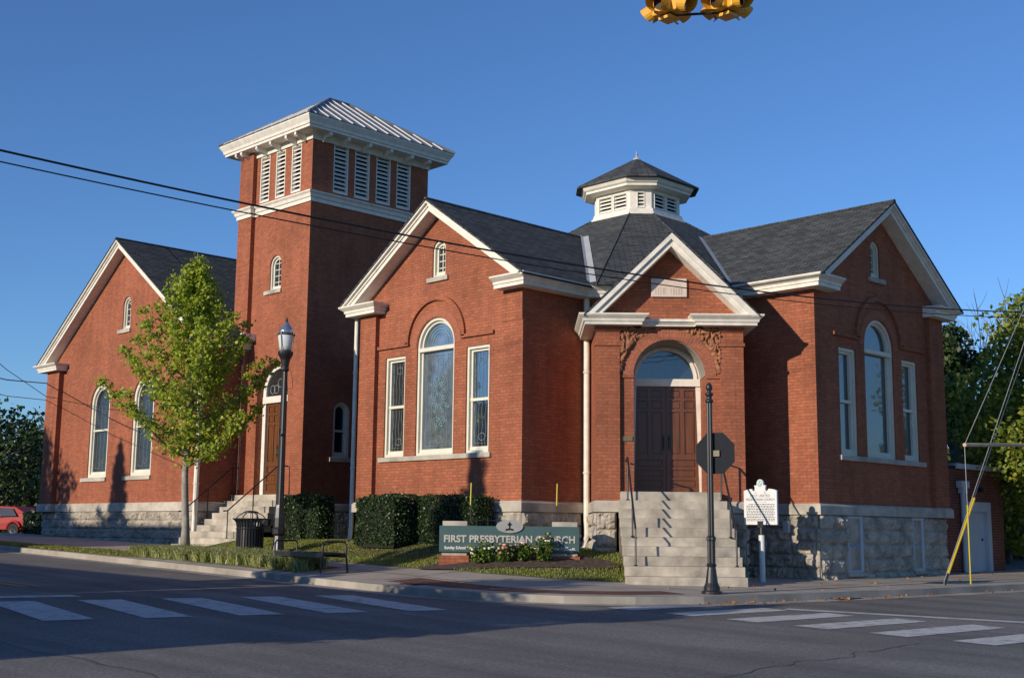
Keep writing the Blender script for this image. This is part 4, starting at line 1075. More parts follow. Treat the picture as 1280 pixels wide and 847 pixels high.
def blob_tree(name, base, h, rad, label, mat='leaf_dark', seed=1, leaf=.28, n=9000, z0=.12, lumps=26, group=None, bark='bark', cat='tree'):
    rr = random.Random(seed); t = thing(name, base, label, cat, group); B = Vector(base); tk = MB()
    tk.tube([B, B+Vector((.1, 0, h*.35)), B+Vector((-.05, .1, h*.8))], [h*.028, h*.02, h*.008], 8)
    L = []
    for k in range(lumps):
        f = rr.random(); z = h*(z0+(1-z0)*f*.88)+.2; env = math.sin(math.pi*min(1, .22+.80*f))**.7
        a = rr.uniform(0, 6.28); d = rad*env*rr.uniform(.25, .85); c = B+Vector((math.cos(a)*d, math.sin(a)*d, z)); L.append((c, rad*rr.uniform(.24, .45)*(.6+.4*env)))
        tk.tube([B+Vector((0, 0, z*.6)), (B+Vector((0, 0, z*.75))).lerp(c, .6), c], [h*.008, h*.005, h*.002], 5)
    lf = MB(); lf.rnd = []; pts = []; rn = []
    W = sum(r_*r_ for _, r_ in L)
    for c, r_ in L:
        bias = rr.uniform(-.25, .25)
        for j in range(int(n*r_*r_/W)):
            v = Vector((rr.gauss(0, 1), rr.gauss(0, 1), rr.gauss(0, 1))).normalized(); q = r_*(rr.random()**.38)*(1+.3*noise.noise(v*2.2+c))
            pts.append(c+Vector((v.x*q, v.y*q, v.z*q*.8))); rn.append(min(1, max(0, rr.random()*.8+.1+bias)))
    leafcloud(lf, pts, leaf, rr, rnds=rn, bias=.5); tk.build('trunk', bark, t); lf.build('crown', mat, t); return t
branch_tree('street_tree', (-9.25, -3.25, H(-9.25, -3.25)), 8.15, 'slender young green street tree with pale trunk rising from planting by the kerb')
def hedge(name, boxes, label, seed, dens=950, leaf=.055):
    x0 = min(b[0] for b in boxes); y0 = min(b[2] for b in boxes); t = thing(name, (x0, y0, boxes[0][4]), label, 'hedge'); rr = random.Random(seed)
    cm = MB(); lf = MB(); lf.rnd = []
    for (a, b, c, d, e, f) in boxes:
        cm.wbox(a+.12, b-.12, c+.12, d-.1, e, f-.14)
        pts = []; ar = 2*((b-a)+(d-c))*(f-e)+(b-a)*(d-c)
        for k in range(int(ar*dens)):
            fc = rr.random()*ar; u = rr.random(); v = rr.random(); dp = abs(rr.gauss(0, .055)); s1 = (b-a)*(f-e); s2 = (d-c)*(f-e)
            if fc < 2*s1: p = Vector((a+(b-a)*u, (c+dp) if fc < s1 else (d-dp), e+(f-e)*v))
            elif fc < 2*s1+2*s2: p = Vector(((a+dp) if fc < 2*s1+s2 else (b-dp), c+(d-c)*u, e+(f-e)*v))
            else: p = Vector((a+(b-a)*u, c+(d-c)*v, f-dp))
            # soften corners and let the face wander
            ctr = Vector(((a+b)/2, (c+d)/2, (e+f)/2)); hx = Vector(((b-a)/2, (d-c)/2, (f-e)/2)); w_ = p-ctr
            kx = Vector((w_.x/hx.x, w_.y/hx.y, w_.z/hx.z)); cor = sorted([abs(kx.x), abs(kx.y), abs(kx.z)])[1]
            p -= w_*.13*max(0, cor-.6)/.4; p += w_.normalized()*.09*noise.noise(p*1.6)
            if rr.random() < .02: p.z += rr.random()*.12
            pts.append(p)
        leafcloud(lf, pts, leaf, rr)
    cm.build('dark_core', 'leaf_holly_core', t); lf.build('foliage', 'leaf_holly', t); return t  # solid dark boxes fill the hedge behind its leaf shell
plain('leaf_holly_core', (.012, .018, .008), 1., .3, 6)
hedge('hedge', [(-10.35, -8.25, .25, .95, .40, 1.80)], 'square clipped holly hedge beside the tower steps', 11)
hedge('hedge', [(-4.35, -2.72, -1.55, -.15, .40, 1.66), (-2.9, -.62, -.85, -.15, .42, 1.66), (-5.35, -4.2, -.75, -.15, .42, 1.66)], 'long dark clipped hedge under the stained glass windows behind sign', 12)
hedge('hedge', [(-30.9, -28.2, 1.5, 2.6, .35, 1.40)], 'dark low hedge at far left corner of church', 13, dens=160, leaf=.12)
# background trees
def ray(u, v=600.):
    d = fw+rt2*((u-640)/1544.6)-up2*((v-423.5)/1544.6); d /= math.hypot(d.x, d.y); return Vector((20.252, -20.248, .857)), d
def at(u, dist):
    c, d = ray(u); p = c+d*dist; return (p.x, p.y, gz(p.x, p.y)-.25)
G_ = 'trees behind the church'
blob_tree('evergreen_tree', at(1194, 50), 10.2, 2.3, 'tall dark green tree directly behind right wing of church', 'leaf_dark', 21, .20, 16000, group=G_, lumps=40)
blob_tree('maple_tree', at(1338, 40), 9.4, 3.8, 'sunlit yellow-green maple at right edge of picture', 'leaf_maple', 22, .17, 30000, group=G_, lumps=46)
blob_tree('maple_tree', at(1254, 46), 6.9, 1.8, 'shorter maple with turning leaves behind the brick annex', 'leaf_maple', 27, .17, 12000, group=G_, lumps=30)
blob_tree('evergreen_tree', at(1268, 66), 9.0, 4.2, 'dark tree standing further back behind the yellowing maples', 'leaf_dark', 23, .36, 6000, group=G_)
blob_tree('evergreen_tree', at(1150, 72), 8.5, 4.2, 'dark tree mostly hidden behind right wing', 'leaf_dark', 24, .36, 4000, group=G_)
blob_tree('evergreen_tree', at(-10, 72), 8.2, 4.4, 'dark tree at left edge of picture behind red car', 'leaf_dark', 25, .30, 7000, lumps=34, group='trees left of the church')
blob_tree('evergreen_tree', at(38, 80), 6.6, 3.0, 'smaller dark tree touching the left corner of church', 'leaf_dark', 26, .28, 6000, group='trees left of the church')
blob_tree('shrub_mass', at(25, 88), 4.4, 5, 'low dark shrubs closing the view at far left', 'leaf_dark', 28, .34, 5000, group='trees left of the church')
blob_tree('shrub_mass', at(1262, 52), 4.6, 3.4, 'dark shrubs behind the annex roof', 'leaf_dark', 29, .3, 5000, group=G_)
# bare twigs above the evergreen
tb_ = at(1222, 52); t = thing('bare_tree', tb_, 'thin bare-twigged tree showing above the dark tree behind right wing', 'tree', G_); mb = MB(); rr = random.Random(4); B = Vector(tb_)
mb.tube([B, B+Vector((0, 0, 6.4))], [.14, .07], 6)
for k in range(16):
    a = rr.uniform(0, 6.28); p = B+Vector((0, 0, rr.uniform(4.5, 6.8))); q = [p]; d = Vector((math.cos(a)*.62, math.sin(a)*.62, 1)).normalized()
    for i in range(6):
        d = (d+Vector((rr.gauss(0, .12), rr.gauss(0, .12), .02))).normalized(); p = p+d*rr.uniform(.45, .8); q.append(p)
        for s_ in range(3): e = (d+Vector((rr.gauss(0, .5), rr.gauss(0, .5), .2))).normalized(); mb.tube([p, p+e*.4, p+e*.8+Vector((0, 0, .1))], [.013, .010, .006], 3, False)
    mb.tube(q, [.04, .034, .028, .022, .018, .014, .010], 4)
mb.build('branches', 'bark', t)
# liriope border: arching blades nobody could count
def blades(name, region, n, hmin, hmax, wid, mat, seed, label, cat, zf, arch_=.6, clump=None):
    rr = random.Random(seed); mb = MB(); mb.rnd = []; k = 0; cl = [region(rr) for _ in range(clump)] if clump else None
    while k < n:
        if cl: c = rr.choice(cl); x, y = c[0]+rr.gauss(0, .05), c[1]+rr.gauss(0, .05)
        else: x, y = region(rr)
        z = zf(x, y); h = rr.uniform(hmin, hmax); a = rr.uniform(0, 6.28); d = Vector((math.cos(a), math.sin(a), 0)); s_ = Vector((-d.y, d.x, 0))*wid*.5
        p = Vector((x, y, z-.01)); l_ = h*arch_*rr.uniform(.3, 1.1); m1 = p+d*l_*.35+Vector((0, 0, h*.8)); m2 = p+d*l_+Vector((0, 0, h*rr.uniform(.65, 1.)))
        i = len(mb.v); mb.v += [p-s_, p+s_, m1+s_, m1-s_, m2]; mb.f += [(i, i+1, i+2, i+3), (i+3, i+2, i+4)]; r_ = rr.random(); mb.rnd += [r_, r_]; k += 1
    o = mb.build(name, mat); tag(o, label, cat, kind='stuff'); return o
def lir(rr):
    x = rr.uniform(-10.2, -2.0); w_ = min(1, (x+10.3)/.8, (-1.9-x)/.6); return x, -4.55-.055*(x+6)*1. + rr.uniform(0, 1.15*w_)+.06
blades('border_grass', lir, 22000, .16, .36, .016, 'leaf_liriope', 31, 'variegated strappy border grass along the kerb by tree and lamp', 'ground cover', H, 1.25, clump=260)
def lawnr(rr):
    while True:
        x = rr.uniform(-12, 3.6); y = rr.uniform(-2.9, 2.5)
        d = in_lawn_d(x, y)
        if d < .03 or d > 3.2: continue
        if (x > -5.2 and y > -.3 and x < 0) or (x > 0 and y > x-.2) : continue
        if -.75 < (x-y)*S2-1.65 and in_bed(x, y): continue
        return x, y
def in_bed(x, y):
    s_, n_ = (x-XC+y-YC)*S2, (x-XC-y+YC)*S2; cs, cn = bed
    return ((s_-cs)/2.15)**2+((n_-cn)/.62)**2 < 1
sgx, sgy = 1.0, -1.35
bed = ((sgx-XC+sgy-YC)*S2+.1, (sgx-XC-sgy+YC)*S2+.22)
blades('lawn_grass', lawnr, 42000, .035, .075, .012, 'grass', 32, 'green lawn grass in front of the church', 'grass', lawn_z, .8)
def strip(rr): x = rr.uniform(-34, -10); return x, rr.uniform(-4.2, -3.35)+(-.03)*(x+18)
blades('verge_grass', strip, 22000, .05, .11, .02, 'grass', 33, 'narrow strip of verge grass along left kerb', 'grass', H, .7)
vg = MB(); 
for i in range(24):
    x0, x1 = -34+i, -33+i; ya = lambda x: -4.25-.03*(x+18); yb_ = lambda x: -3.3-.03*(x+18)
    vg.quad(*[(x, y, H(x, y)+.010) for x, y in ((x0, ya(x0)), (x1, ya(x1)), (x1, yb_(x1)), (x0, yb_(x0)))])
for i in range(8):
    x0, x1 = -10+i, -9+i; ya = lambda x: -4.55-.055*(x+6); yb_ = lambda x: -3.35-.055*(x+6)
    vg.quad(*[(x, y, H(x, y)+.010) for x, y in ((x0, ya(x0)), (x1, ya(x1)), (x1, yb_(x1)), (x0, yb_(x0)))])
struct(vg.build('verge', 'soil_grass'))
bm2 = MB(); nr_ = 28
cs, cn = bed; ctr = FP.P(cs, cn, 0)
def zz(p): return Vector((p.x, p.y, lawn_z(p.x, p.y)+.022))
for k in range(nr_):
    for a0_, a1_ in ((0, .5), (.5, 1.)):
        t0, t1 = 6.2832*k/nr_, 6.2832*(k+1)/nr_; rr_ = lambda t: 1+.06*math.sin(3*t+1)
        q = lambda t, r_: FP.P(cs+2.15*r_*rr_(t)*math.cos(t), cn+.62*r_*rr_(t)*math.sin(t), 0)
        bm2.quad(zz(q(t0, a0_+.001)), zz(q(t1, a0_+.001)), zz(q(t1, a1_)), zz(q(t0, a1_)))
for v_ in bm2.v: pass
struct(bm2.build('mulch_bed', 'mulch'))
mbb = MB()
for a, b, c, d in ((-5.6, -.2, -2.0, .0), (-10.6, -7.4, -.1, 2.2)):
    for i in range(10):
        for j in range(6):
            xs = [a+(b-a)*(i+k)/10 for k in (0, 1)]; ys = [c+(d-c)*(j+k)/6 for k in (0, 1)]
            mbb.quad(*[(x, y, lawn_z(x, y)+.018) for x, y in ((xs[0], ys[0]), (xs[1], ys[0]), (xs[1], ys[1]), (xs[0], ys[1]))])
struct(mbb.build('hedge_mulch', 'mulch'))
fl_ = MB(); fl_.rnd = []; rr = random.Random(9); pts = []
for k in range(150):
    i = rr.randrange(14, 20); p = lerp2(offset_line(kl, -.22)[i], offset_line(kl, -.22)[i+1], rr.random()); p = (p[0]+rr.gauss(0, .14)-.05, p[1]+rr.gauss(0, .2)); inside = keep2(*p); z = road(*p)+.03
    pts.append(Vector((p[0], p[1], z)))
for k in range(50): x, y = rr.uniform(5.2, 7.2), rr.uniform(-1.5, 14); pts.append(Vector((x, y, H(x, y)+.03)))
for k in range(18): x, y = rr.uniform(-8, 3), rr.uniform(-2.8, -1.2); pts.append(Vector((x, y, lawn_z(x, y)+.05)))
leafcloud(fl_, pts, .06, rr); tag(fl_.build('fallen_leaves', 'leaf_fallen'), 'scattered orange fallen leaves along the kerb and lawn', 'leaves', kind='stuff')

# ------------------------------------------------------------------ church sign with rose bushes
SB = Fr(sgx, sgy, S2, S2); zs0 = .16
sgn = thing('church_sign', (sgx, sgy, zs0), 'long teal sign board reading FIRST PRESBYTERIAN CHURCH on low brick piers', 'sign')
mb = MB(); mb.box(SB, -1.51, 1.50, -.03, .05, .375, .93); P(mb, 'board', 'teal_board', sgn, bevel=.006)
for a, b in ((-1.45, -.92), (.92, 1.46)):
    mb = MB(); mb.box(SB, a-.05, b+.05, -.30, .12, .05, .30); P(mb, 'pier', 'brick', sgn)
    mb = MB(); mb.box(SB, a, b, -.26, .06, .30, .345); mb.box(SB, a, b, -.28, -.031, .345, 1.03); P(mb, 'cap_stone', 'limestone', sgn)
ov = MB(); n = 28; PP_ = [( .0+.29*math.cos(6.2832*i/n), .925+.14*math.sin(6.2832*i/n)) for i in range(n)]; ov.prism(SB, PP_, -.04, .085); ovo = P(ov, 'emblem', 'oval_stone', sgn)
em = MB()      # small cross and open book emblem
em.box(SB, -.014, .014, .085, .092, .85, 1.02); em.box(SB, -.05, .05, .085, .092, .955, .975)
em.prism(SB, [(-.09, .83), (0, .85), (0, .885), (-.075, .875)], .085, .092); em.prism(SB, [(0, .85), (.09, .83), (.075, .875), (0, .885)], .085, .092)
em.ring(SB, [(.035*math.cos(t*.5236), .965+.035*math.sin(t*.5236)) for t in range(12)], [(.022*math.cos(t*.5236), .965+.022*math.sin(t*.5236)) for t in range(12)], .085, .091)
em.build('emblem_relief', 'sign_back', ovo)
t_ = text_obj('FIRST PRESBYTERIAN CHURCH', .205, SB, 0, .056, .585, 'letter_metal', 'lettering', sgn, ext=.008, xs=1.0, bold=.0065)
us = [v.co for v in t_.data.vertices]; loc = [((c+Vector((sgx, sgy, 0))-SB.o).dot(SB.d)) for c in us]; wdt = max(loc)-min(loc)
for v in t_.data.vertices:
    u = (v.co+Vector((sgx, sgy, 0))-SB.o).dot(SB.d); v.co += SB.d*(u*(2.82/wdt)-u)
text_obj('Sunday School 9:45 a.m.', .092, SB, -1.40, .053, .435, 'letter_white', 'lettering', sgn, ext=.003, align='LEFT', xs=.86, bold=.002)
text_obj('Worship Service 11:00 a.m.', .092, SB, 1.42, .053, .435, 'letter_white', 'lettering', sgn, ext=.003, align='RIGHT', xs=.86, bold=.002)
def rose(s_, n_, h, r_, seed, label, fl):
    p = FP.P(s_, n_, 0); p.z = lawn_z(p.x, p.y); rr = random.Random(seed); t = thing('rose_bush', p, label, 'rose bush', 'rose bushes in front of the church sign')
    lf = MB(); lf.rnd = []; st = MB(); pts = []; tips = []
    for k in range(26):
        a = rr.uniform(0, 6.28); d = r_*rr.random()**.6; e = p+Vector((math.cos(a)*d, math.sin(a)*d, h*rr.uniform(.45, 1.0)*(1-.25*(d/r_)**2))); st.tube([p, p.lerp(e, .5)+Vector((0, 0, .05)), e], [.008, .006, .004], 4, False); tips.append(e)
        for j in range(34): pts.append(p.lerp(e, rr.uniform(.25, 1.05))+Vector((rr.gauss(0, .05), rr.gauss(0, .05), rr.gauss(0, .04))))
    leafcloud(lf, pts, .07, rr); st.build('stems', 'bark', t); lf.build('leaves', 'leaf_rose', t)
    for mat, cnt in fl:
        for k in range(cnt):
            e = rr.choice(tips)+Vector((rr.gauss(0, .03), rr.gauss(0, .03), .02)); e = e+(Vector((20, -20, e.z))-e).normalized()*.05; fb = MB(); R_ = rr.uniform(.022, .04)
            for q in range(3): fb.lathe(e, [(R_*(.3+.2*q), -R_*.5), (R_*(1-.22*q), R_*.1), (R_*(.85-.22*q), R_*.6), (.003, R_*.45)], 7)
            fb.build('flower', mat, t)
cs_ = (sgx-XC+sgy-YC)*S2; cn_ = (sgx-XC-sgy+YC)*S2
rose(cs_-.58, cn_+.32, .46, .25, 1, 'leafy rose bush with small cream blooms under the word PRESBYTERIAN, leftmost in the bed', [('flower_white', 9)])
rose(cs_-.10, cn_+.36, .42, .22, 2, 'low rose bush crowned by pink blooms, second from left in the bed', [('flower_pink', 18), ('flower_white', 2)])
rose(cs_+.28, cn_+.32, .42, .20, 3, 'small rose bush with white and a few pink blooms, third from left', [('flower_white', 6), ('flower_pink', 3)])
rose(cs_+.76, cn_+.36, .64, .26, 4, 'tallest rose bush with cream and peach blooms before the word CHURCH', [('flower_white', 10), ('flower_peach', 4)])
# little rail and two marker rods behind the sign
rk = thing('low_rail', SB.P(-.55, -.5, .3), 'short dark metal rail poking above the sign board', 'rail'); mb = MB(); mb.tube([SB.P(-.9, -.5, 1.05), SB.P(-.25, -.5, 1.05)], .012, 6)
for u in (-.72, -.48): mb.tube([SB.P(u, -.5, .3), SB.P(u, -.5, 1.12)], .018, 6)
P(mb, 'frame', 'sign_back', rk)
for u, n_, z0_, lab in ((-.86, -.22, 1.86, 'thin yellow-topped marker rod standing in front of the long hedge'), (1.02, -.22, 1.86, 'thin yellow-topped marker rod behind right end of the sign')):
    r0 = thing('marker_rod', SB.P(u, n_, .3), lab, 'marker rod', 'marker rods behind the sign'); mb = MB(); mb.tube([SB.P(u, n_, .3), SB.P(u, n_, 1.5)], .010, 6); P(mb, 'rod', 'wire', r0)
    mb = MB(); mb.tube([SB.P(u, n_, 1.38), SB.P(u+.01, n_, z0_)], .017, 6); P(mb, 'sleeve', 'yellow_rod', r0)

# ------------------------------------------------------------------ street furniture
# stop sign seen from behind on a fluted black post
bx, by = 6.5, -1.58; bz = H(bx, by)
ss = thing('stop_sign', (bx, by, bz), 'stop sign seen from its black back on a fluted black post with ball finial', 'stop sign')
mb = MB(); mb.lathe((bx, by, bz), [(.19, 0), (.19, .05), (.15, .07), (.15, .12), (.115, .2), (.085, .42), (.075, .48), (.095, .52), (.065, .56)], 16); P(mb, 'post_base', 'black_iron', ss)
mb = MB(); mb.lathe((bx, by, bz), [(.072, .5), (.072, .95), (.085, .97), (.085, 1.02), (.058, 1.05), (.052, 3.5)], 20, rib=.12); P(mb, 'post', 'black_iron', ss)
mb = MB(); mb.lathe((bx, by, bz+3.48), [(.055, 0), (.075, .02), (.075, .05), (.05, .07), (.05, .13), (.078, .15), (.078, .18), (.035, .20), (.032, .22), (.058, .26), (.064, .30), (.045, .35), (.01, .38)], 16); mb.smooth = True; P(mb, 'finial', 'black_iron', ss)
FS = Fr(bx, by+.085, -1, 0)     # the face points +Y
r_ = .41; oc = [(r_*math.cos(R(22.5+45*k)), 2.55+bz+r_*math.sin(R(22.5+45*k))) for k in range(8)]
rot = Fr(bx+.06, by+.08, -.97, -.242)
mb = MB(); mb.prism(rot, oc, -.004, .0); P(mb, 'sign_back', 'sign_back', ss)
mb = MB(); mb.prism(rot, oc, .0005, .004); fc = P(mb, 'sign_face', 'sign_red', ss)
text_obj('STOP', .30, rot, 0, .006, 2.55+bz-.10, 'letter_white', 'lettering', fc, ext=.001, bold=.006)
mb = MB(); mb.box(rot, -.10, .10, -.05, -.005, 2.49+bz, 2.60+bz); P(mb, 'bracket', 'bronze', ss)
# historical marker
hx, hy = 4.68, 2.72; hz = H(hx, hy); FM = Fr(hx, hy, 1, 0)
hm = thing('historical_marker', (hx, hy, hz), 'silver historical marker with scalloped top and round crest beside the porch steps', 'historical marker')
mb = MB(); mb.tube([(hx, hy, hz), (hx, hy, 1.0+hz)], .065, 14); P(mb, 'post', 'marker_silver', hm)
mb = MB(); mb.tube([(hx, hy, 1.0+hz), (hx, hy, 1.26+hz)], .045, 12); mb.box(FM, -.07, .07, -.05, .05, 1.16+hz, 1.30+hz); P(mb, 'collar', 'black_iron', hm)
zb = 1.02; W_ = .425
top = [(-W_, zb), (W_, zb), (W_, zb+.73), (W_*.8, zb+.76), (W_*.52, zb+.775), (W_*.42, zb+.72), (.14, zb+.735), (.135, zb+.80), (.15, zb+.85), (.09, zb+.85)]+[(.085*math.cos(R(a)), zb+.885+.095*math.sin(R(a))) for a in range(-15, 196, 15)]+[(-.09, zb+.85), (-.15, zb+.85), (-.135, zb+.80), (-.14, zb+.735), (-W_*.42, zb+.72), (-W_*.52, zb+.775), (-W_*.8, zb+.76), (-W_, zb+.73)]
mb = MB(); mb.prism(FM, top, -.02, .03); pl = P(mb, 'plate', 'marker_silver', hm)
mb = MB(); mb.prism(FM, [(.055*math.cos(R(a)), zb+.885+.068*math.sin(R(a))) for a in range(0, 360, 20)], .03, .034); cr_ = mb.build('crest', 'crest_teal', pl)
mb = MB()
for sx, sz in ((-.024, .905), (.024, .905), (0, .862)): mb.prism(FM, [(sx+.016*math.cos(R(a)), zb+sz+.016*math.sin(R(a))) for a in range(0, 360, 45)], .034, .037)
mb.build('stars', 'letter_white', pl)
text_obj('3C', .045, FM, -.115, .031, zb+.675, 'marker_ink', 'lettering', pl, ext=.001); text_obj('48', .045, FM, .125, .031, zb+.675, 'marker_ink', 'lettering', pl, ext=.001)
text_obj('FIRST UNITED', .082, FM, 0, .031, zb+.595, 'marker_ink', 'lettering', pl, ext=.001); text_obj('PRESBYTERIAN CHURCH', .078, FM, 0, .031, zb+.515, 'marker_ink', 'lettering', pl, ext=.001, xs=.86)
mb = MB(); rr = random.Random(8); mb.box(FM, -.16, .16, .03, .0315, zb+.478, zb+.482)
for k in range(11):                       # the small print is too fine to read: worn raised words
    z = zb+.43-.035*k; u = -.36+(.05 if k == 0 else 0)
    while u < .35:
        w_ = rr.uniform(.022, .075); w_ = min(w_, .365-u)
        mb.box(FM, u, u+w_, .03, .0318, z, z+.014); u += w_+.016
mb.build('small_print', 'sign_back', pl)
# street lamp
lx, ly = -6.42, -2.25; lz = H(lx, ly)
sl_ = thing('street_lamp', (lx, ly, lz), 'tall black post lamp with clear acorn lantern standing among the border grass', 'street lamp')
mb = MB(); mb.lathe((lx, ly, lz), [(.21, 0), (.21, .08), (.17, .12), (.14, .3), (.12, .5), (.17, .56), (.18, .66), (.14, .72), (.14, .95), (.12, 1.2), (.105, 1.28)], 18, rib=.06); P(mb, 'post_base', 'black_iron', sl_)
mb = MB(); mb.lathe((lx, ly, lz), [(.105, 1.25), (.098, 2.2), (.075, 4.7)], 20, rib=.07); P(mb, 'post', 'black_iron', sl_)
mb = MB(); mb.lathe((lx, ly, lz), [(.085, 4.68), (.11, 4.72), (.09, 4.80), (.12, 4.98), (.19, 5.12), (.20, 5.17), (.20, 5.19), (.13, 5.24), (.11, 5.28)], 18); P(mb, 'lantern_cup', 'black_iron', sl_)
mb = MB(); mb.lathe((lx, ly, lz), [(.15, 5.22), (.175, 5.35), (.215, 5.6), (.205, 5.66)], 18); mb.smooth = True; P(mb, 'globe', 'lamp_glass', sl_)
mb = MB(); mb.lathe((lx, ly, lz), [(.215, 5.65), (.19, 5.75), (.12, 5.86), (.06, 5.93), (.05, 5.97)], 18); mb.smooth = True; cp_ = P(mb, 'cap', 'lamp_cap', sl_)
mb = MB(); mb.lathe((lx, ly, lz), [(.05, 5.95), (.03, 5.99), (.035, 6.02), (.008, 6.1)], 10); mb.build('finial', 'black_iron', cp_)
mb = MB()
for k in range(4):
    a = .4+1.5708*k; mb.tube([(lx+r_*math.cos(a), ly+r_*math.sin(a), lz+z) for r_, z in ((.19, 5.18), (.20, 5.35), (.235, 5.6), (.225, 5.72))], .012, 6)
mb.tube([(lx+.225*math.cos(a/3), ly+.225*math.sin(a/3), lz+5.63) for a in range(20)], .013, 6); P(mb, 'cage', 'black_iron', sl_)
# litter bin
tx, ty = -6.95, -2.75; tz = H(tx, ty)
tn = thing('litter_bin', (tx, ty, tz), 'round black slatted litter bin with flared rim and domed rain lid', 'litter bin')
mb = MB(); mb.lathe((tx, ty, tz), [(.30, .0), (.31, .04), (.31, .7), (.29, .72)], 24); P(mb, 'liner', 'dark_void', tn)
mb = MB()
for k in range(30):
    a = 6.2832*k/30; dx, dy = math.cos(a), math.sin(a); ring_pts = [(.33, .03), (.335, .5), (.335, .74), (.36, .86), (.43, .94)]
    for i in range(len(ring_pts)-1):
        r0_, z0_ = ring_pts[i]; r1_, z1_ = ring_pts[i+1]; w_ = .022; sx, sy = -dy*w_, dx*w_; e = .008
        p0 = Vector((tx+dx*r0_, ty+dy*r0_, tz+z0_)); p1 = Vector((tx+dx*r1_, ty+dy*r1_, tz+z1_)); sv = Vector((sx, sy, 0)); nv = Vector((dx, dy, 0))*e
        mb.hexa([p0-sv+nv, p0+sv+nv, p0+sv-nv, p0-sv-nv, p1-sv+nv, p1+sv+nv, p1+sv-nv, p1-sv-nv])
P(mb, 'slats', 'black_iron', tn)
mb = MB()
for r_, z in ((.345, .06), (.345, .70), (.435, .945)): mb.tube([(tx+r_*math.cos(a*.2618), ty+r_*math.sin(a*.2618), tz+z) for a in range(25)], .018, 6, False)
P(mb, 'rim', 'black_iron', tn)
mb = MB(); mb.lathe((tx, ty, tz), [(.20, 1.09), (.19, 1.12), (.12, 1.145), (.02, 1.155)], 20)
for k in range(4):
    a = .5+1.5708*k; mb.tube([(tx+r_*math.cos(a), ty+r_*math.sin(a), tz+z) for r_, z in ((.42, .95), (.33, 1.04), (.19, 1.10))], .012, 6)
mb.tube([(tx, ty, tz+.95), (tx, ty, tz+1.1)], .012, 6); P(mb, 'lid', 'black_iron', tn)
# backless bench with arm loops, long side pointing away from the viewer
bcx, bcy = -.98, -4.52; B0 = Vector((bcx, bcy, H(bcx, bcy))); bt = thing('park_bench', B0, 'backless black steel bench with hooped arms beside the kerb', 'bench')
FB = Fr(bcx, bcy, -.985, .17)     # u runs along the seat, away from the near end
zb_ = H(bcx, bcy); wd = .27
mb = MB()
for k in range(46):
    u = .03+k*.052
    if u < 2.4: mb.box(FB, u, u+.028, -wd, wd, zb_+.40, zb_+.418)
P(mb, 'seat', 'black_iron', bt)
mb = MB(); mb.box(FB, 0, 2.4, -wd-.02, -wd, zb_+.33, zb_+.43); mb.box(FB, 0, 2.4, wd, wd+.02, zb_+.33, zb_+.43); mb.box(FB, .6, .65, -wd, wd, zb_+.36, zb_+.398); mb.box(FB, 1.6, 1.65, -wd, wd, zb_+.36, zb_+.398); P(mb, 'seat_frame', 'black_iron', bt)
for u in (.0, 2.4):
    mb = MB(); mb.tube([FB.P(u, -wd-.05, zb_), FB.P(u, -wd, zb_+.40), FB.P(u, -wd+.0, zb_+.60), FB.P(u, -wd+.04, zb_+.66), FB.P(u, wd-.04, zb_+.66), FB.P(u, wd, zb_+.60), FB.P(u, wd, zb_+.40), FB.P(u, wd+.05, zb_)], .022, 8); P(mb, 'leg_and_arm', 'black_iron', bt)
# storm drains and a cover plate
for x, y, w_, lab in ((2.05, -4.75, .45, 'dark square cover plate set in the corner pavement'),):
    mb = MB(); mb.wbox(x-w_/2, x+w_/2, y-.3, y+.3, H(x, y)-.03, H(x, y)+.012); tag(mb.build('cover_plate', 'iron_grate'), lab, 'cover plate')
dg = MB(); dp = (7.42, 1.2)
for k in range(7): dg.wbox(7.22, 7.62, .9+.12*k, .96+.12*k, road(7.4, 1)-.02, road(7.4, 1)+.018)
dg.wbox(7.18, 7.24, .86, 1.72, road(7.4, 1)-.02, road(7.4, 1)+.02); dg.wbox(7.6, 7.66, .86, 1.72, road(7.4, 1)-.02, road(7.4, 1)+.02)
tag(dg.build('drain_grate', 'iron_grate'), 'iron storm drain grate against the right-hand kerb', 'drain')

# ------------------------------------------------------------------ utility pole, guys and overhead wires
px_, py_ = 7.5, 11.6; pz = gz(px_, py_)
up_ = thing('utility_pole', (px_, py_, pz), 'wooden utility pole just outside right edge carrying the overhead wires', 'utility pole')
mb = MB(); mb.tube([(px_, py_, pz-.2), (px_, py_, 9.6)], [.17, .12], 12); P(mb, 'pole', 'wood_post', up_)
mb = MB(); mb.tube([(px_, py_, 3.12), (7.45, 6.75, 2.86)], .045, 10); P(mb, 'guy_strut', 'tan_pipe', up_)
gy = thing('guy_wire', (7.35, 5.67, gz(7.35, 5.67)), 'pair of guy wires in a slanted bright yellow guard anchored in the pavement', 'guy wire')
A_ = Vector((7.35, 5.67, H(7.35, 5.67))); T_ = Vector((7.42, 11.5, 6.72)); dd_ = T_-A_
mb = MB(); mb.tube([A_, T_], .008, 5); mb.tube([A_+Vector((.0, .0, .05)), T_+Vector((0, .0, .30))], .008, 5); P(mb, 'wires', 'steel_wire', gy)
mb = MB(); mb.tube([A_+dd_*.035, A_+dd_*.275], .034, 8); P(mb, 'guard', 'yellow_plastic', gy)
mb = MB(); mb.tube([A_+Vector((0, 0, -.05)), A_+dd_*.04], .03, 8); P(mb, 'anchor', 'black_iron', gy)
g2 = thing('guy_wire', (7.45, 6.8, H(7.45, 6.8)), 'thin guy wire dropping straight down over a narrow yellow guard beside annex', 'guy wire')
b2 = Vector((7.45, 6.75, H(7.45, 6.75))); s2_ = Vector((7.45, 6.75, 2.86)); mb = MB(); mb.tube([b2, s2_], .008, 5); mb.tube([s2_, Vector((7.45, 11.5, 7.6))], .008, 5); P(mb, 'wires', 'steel_wire', g2)
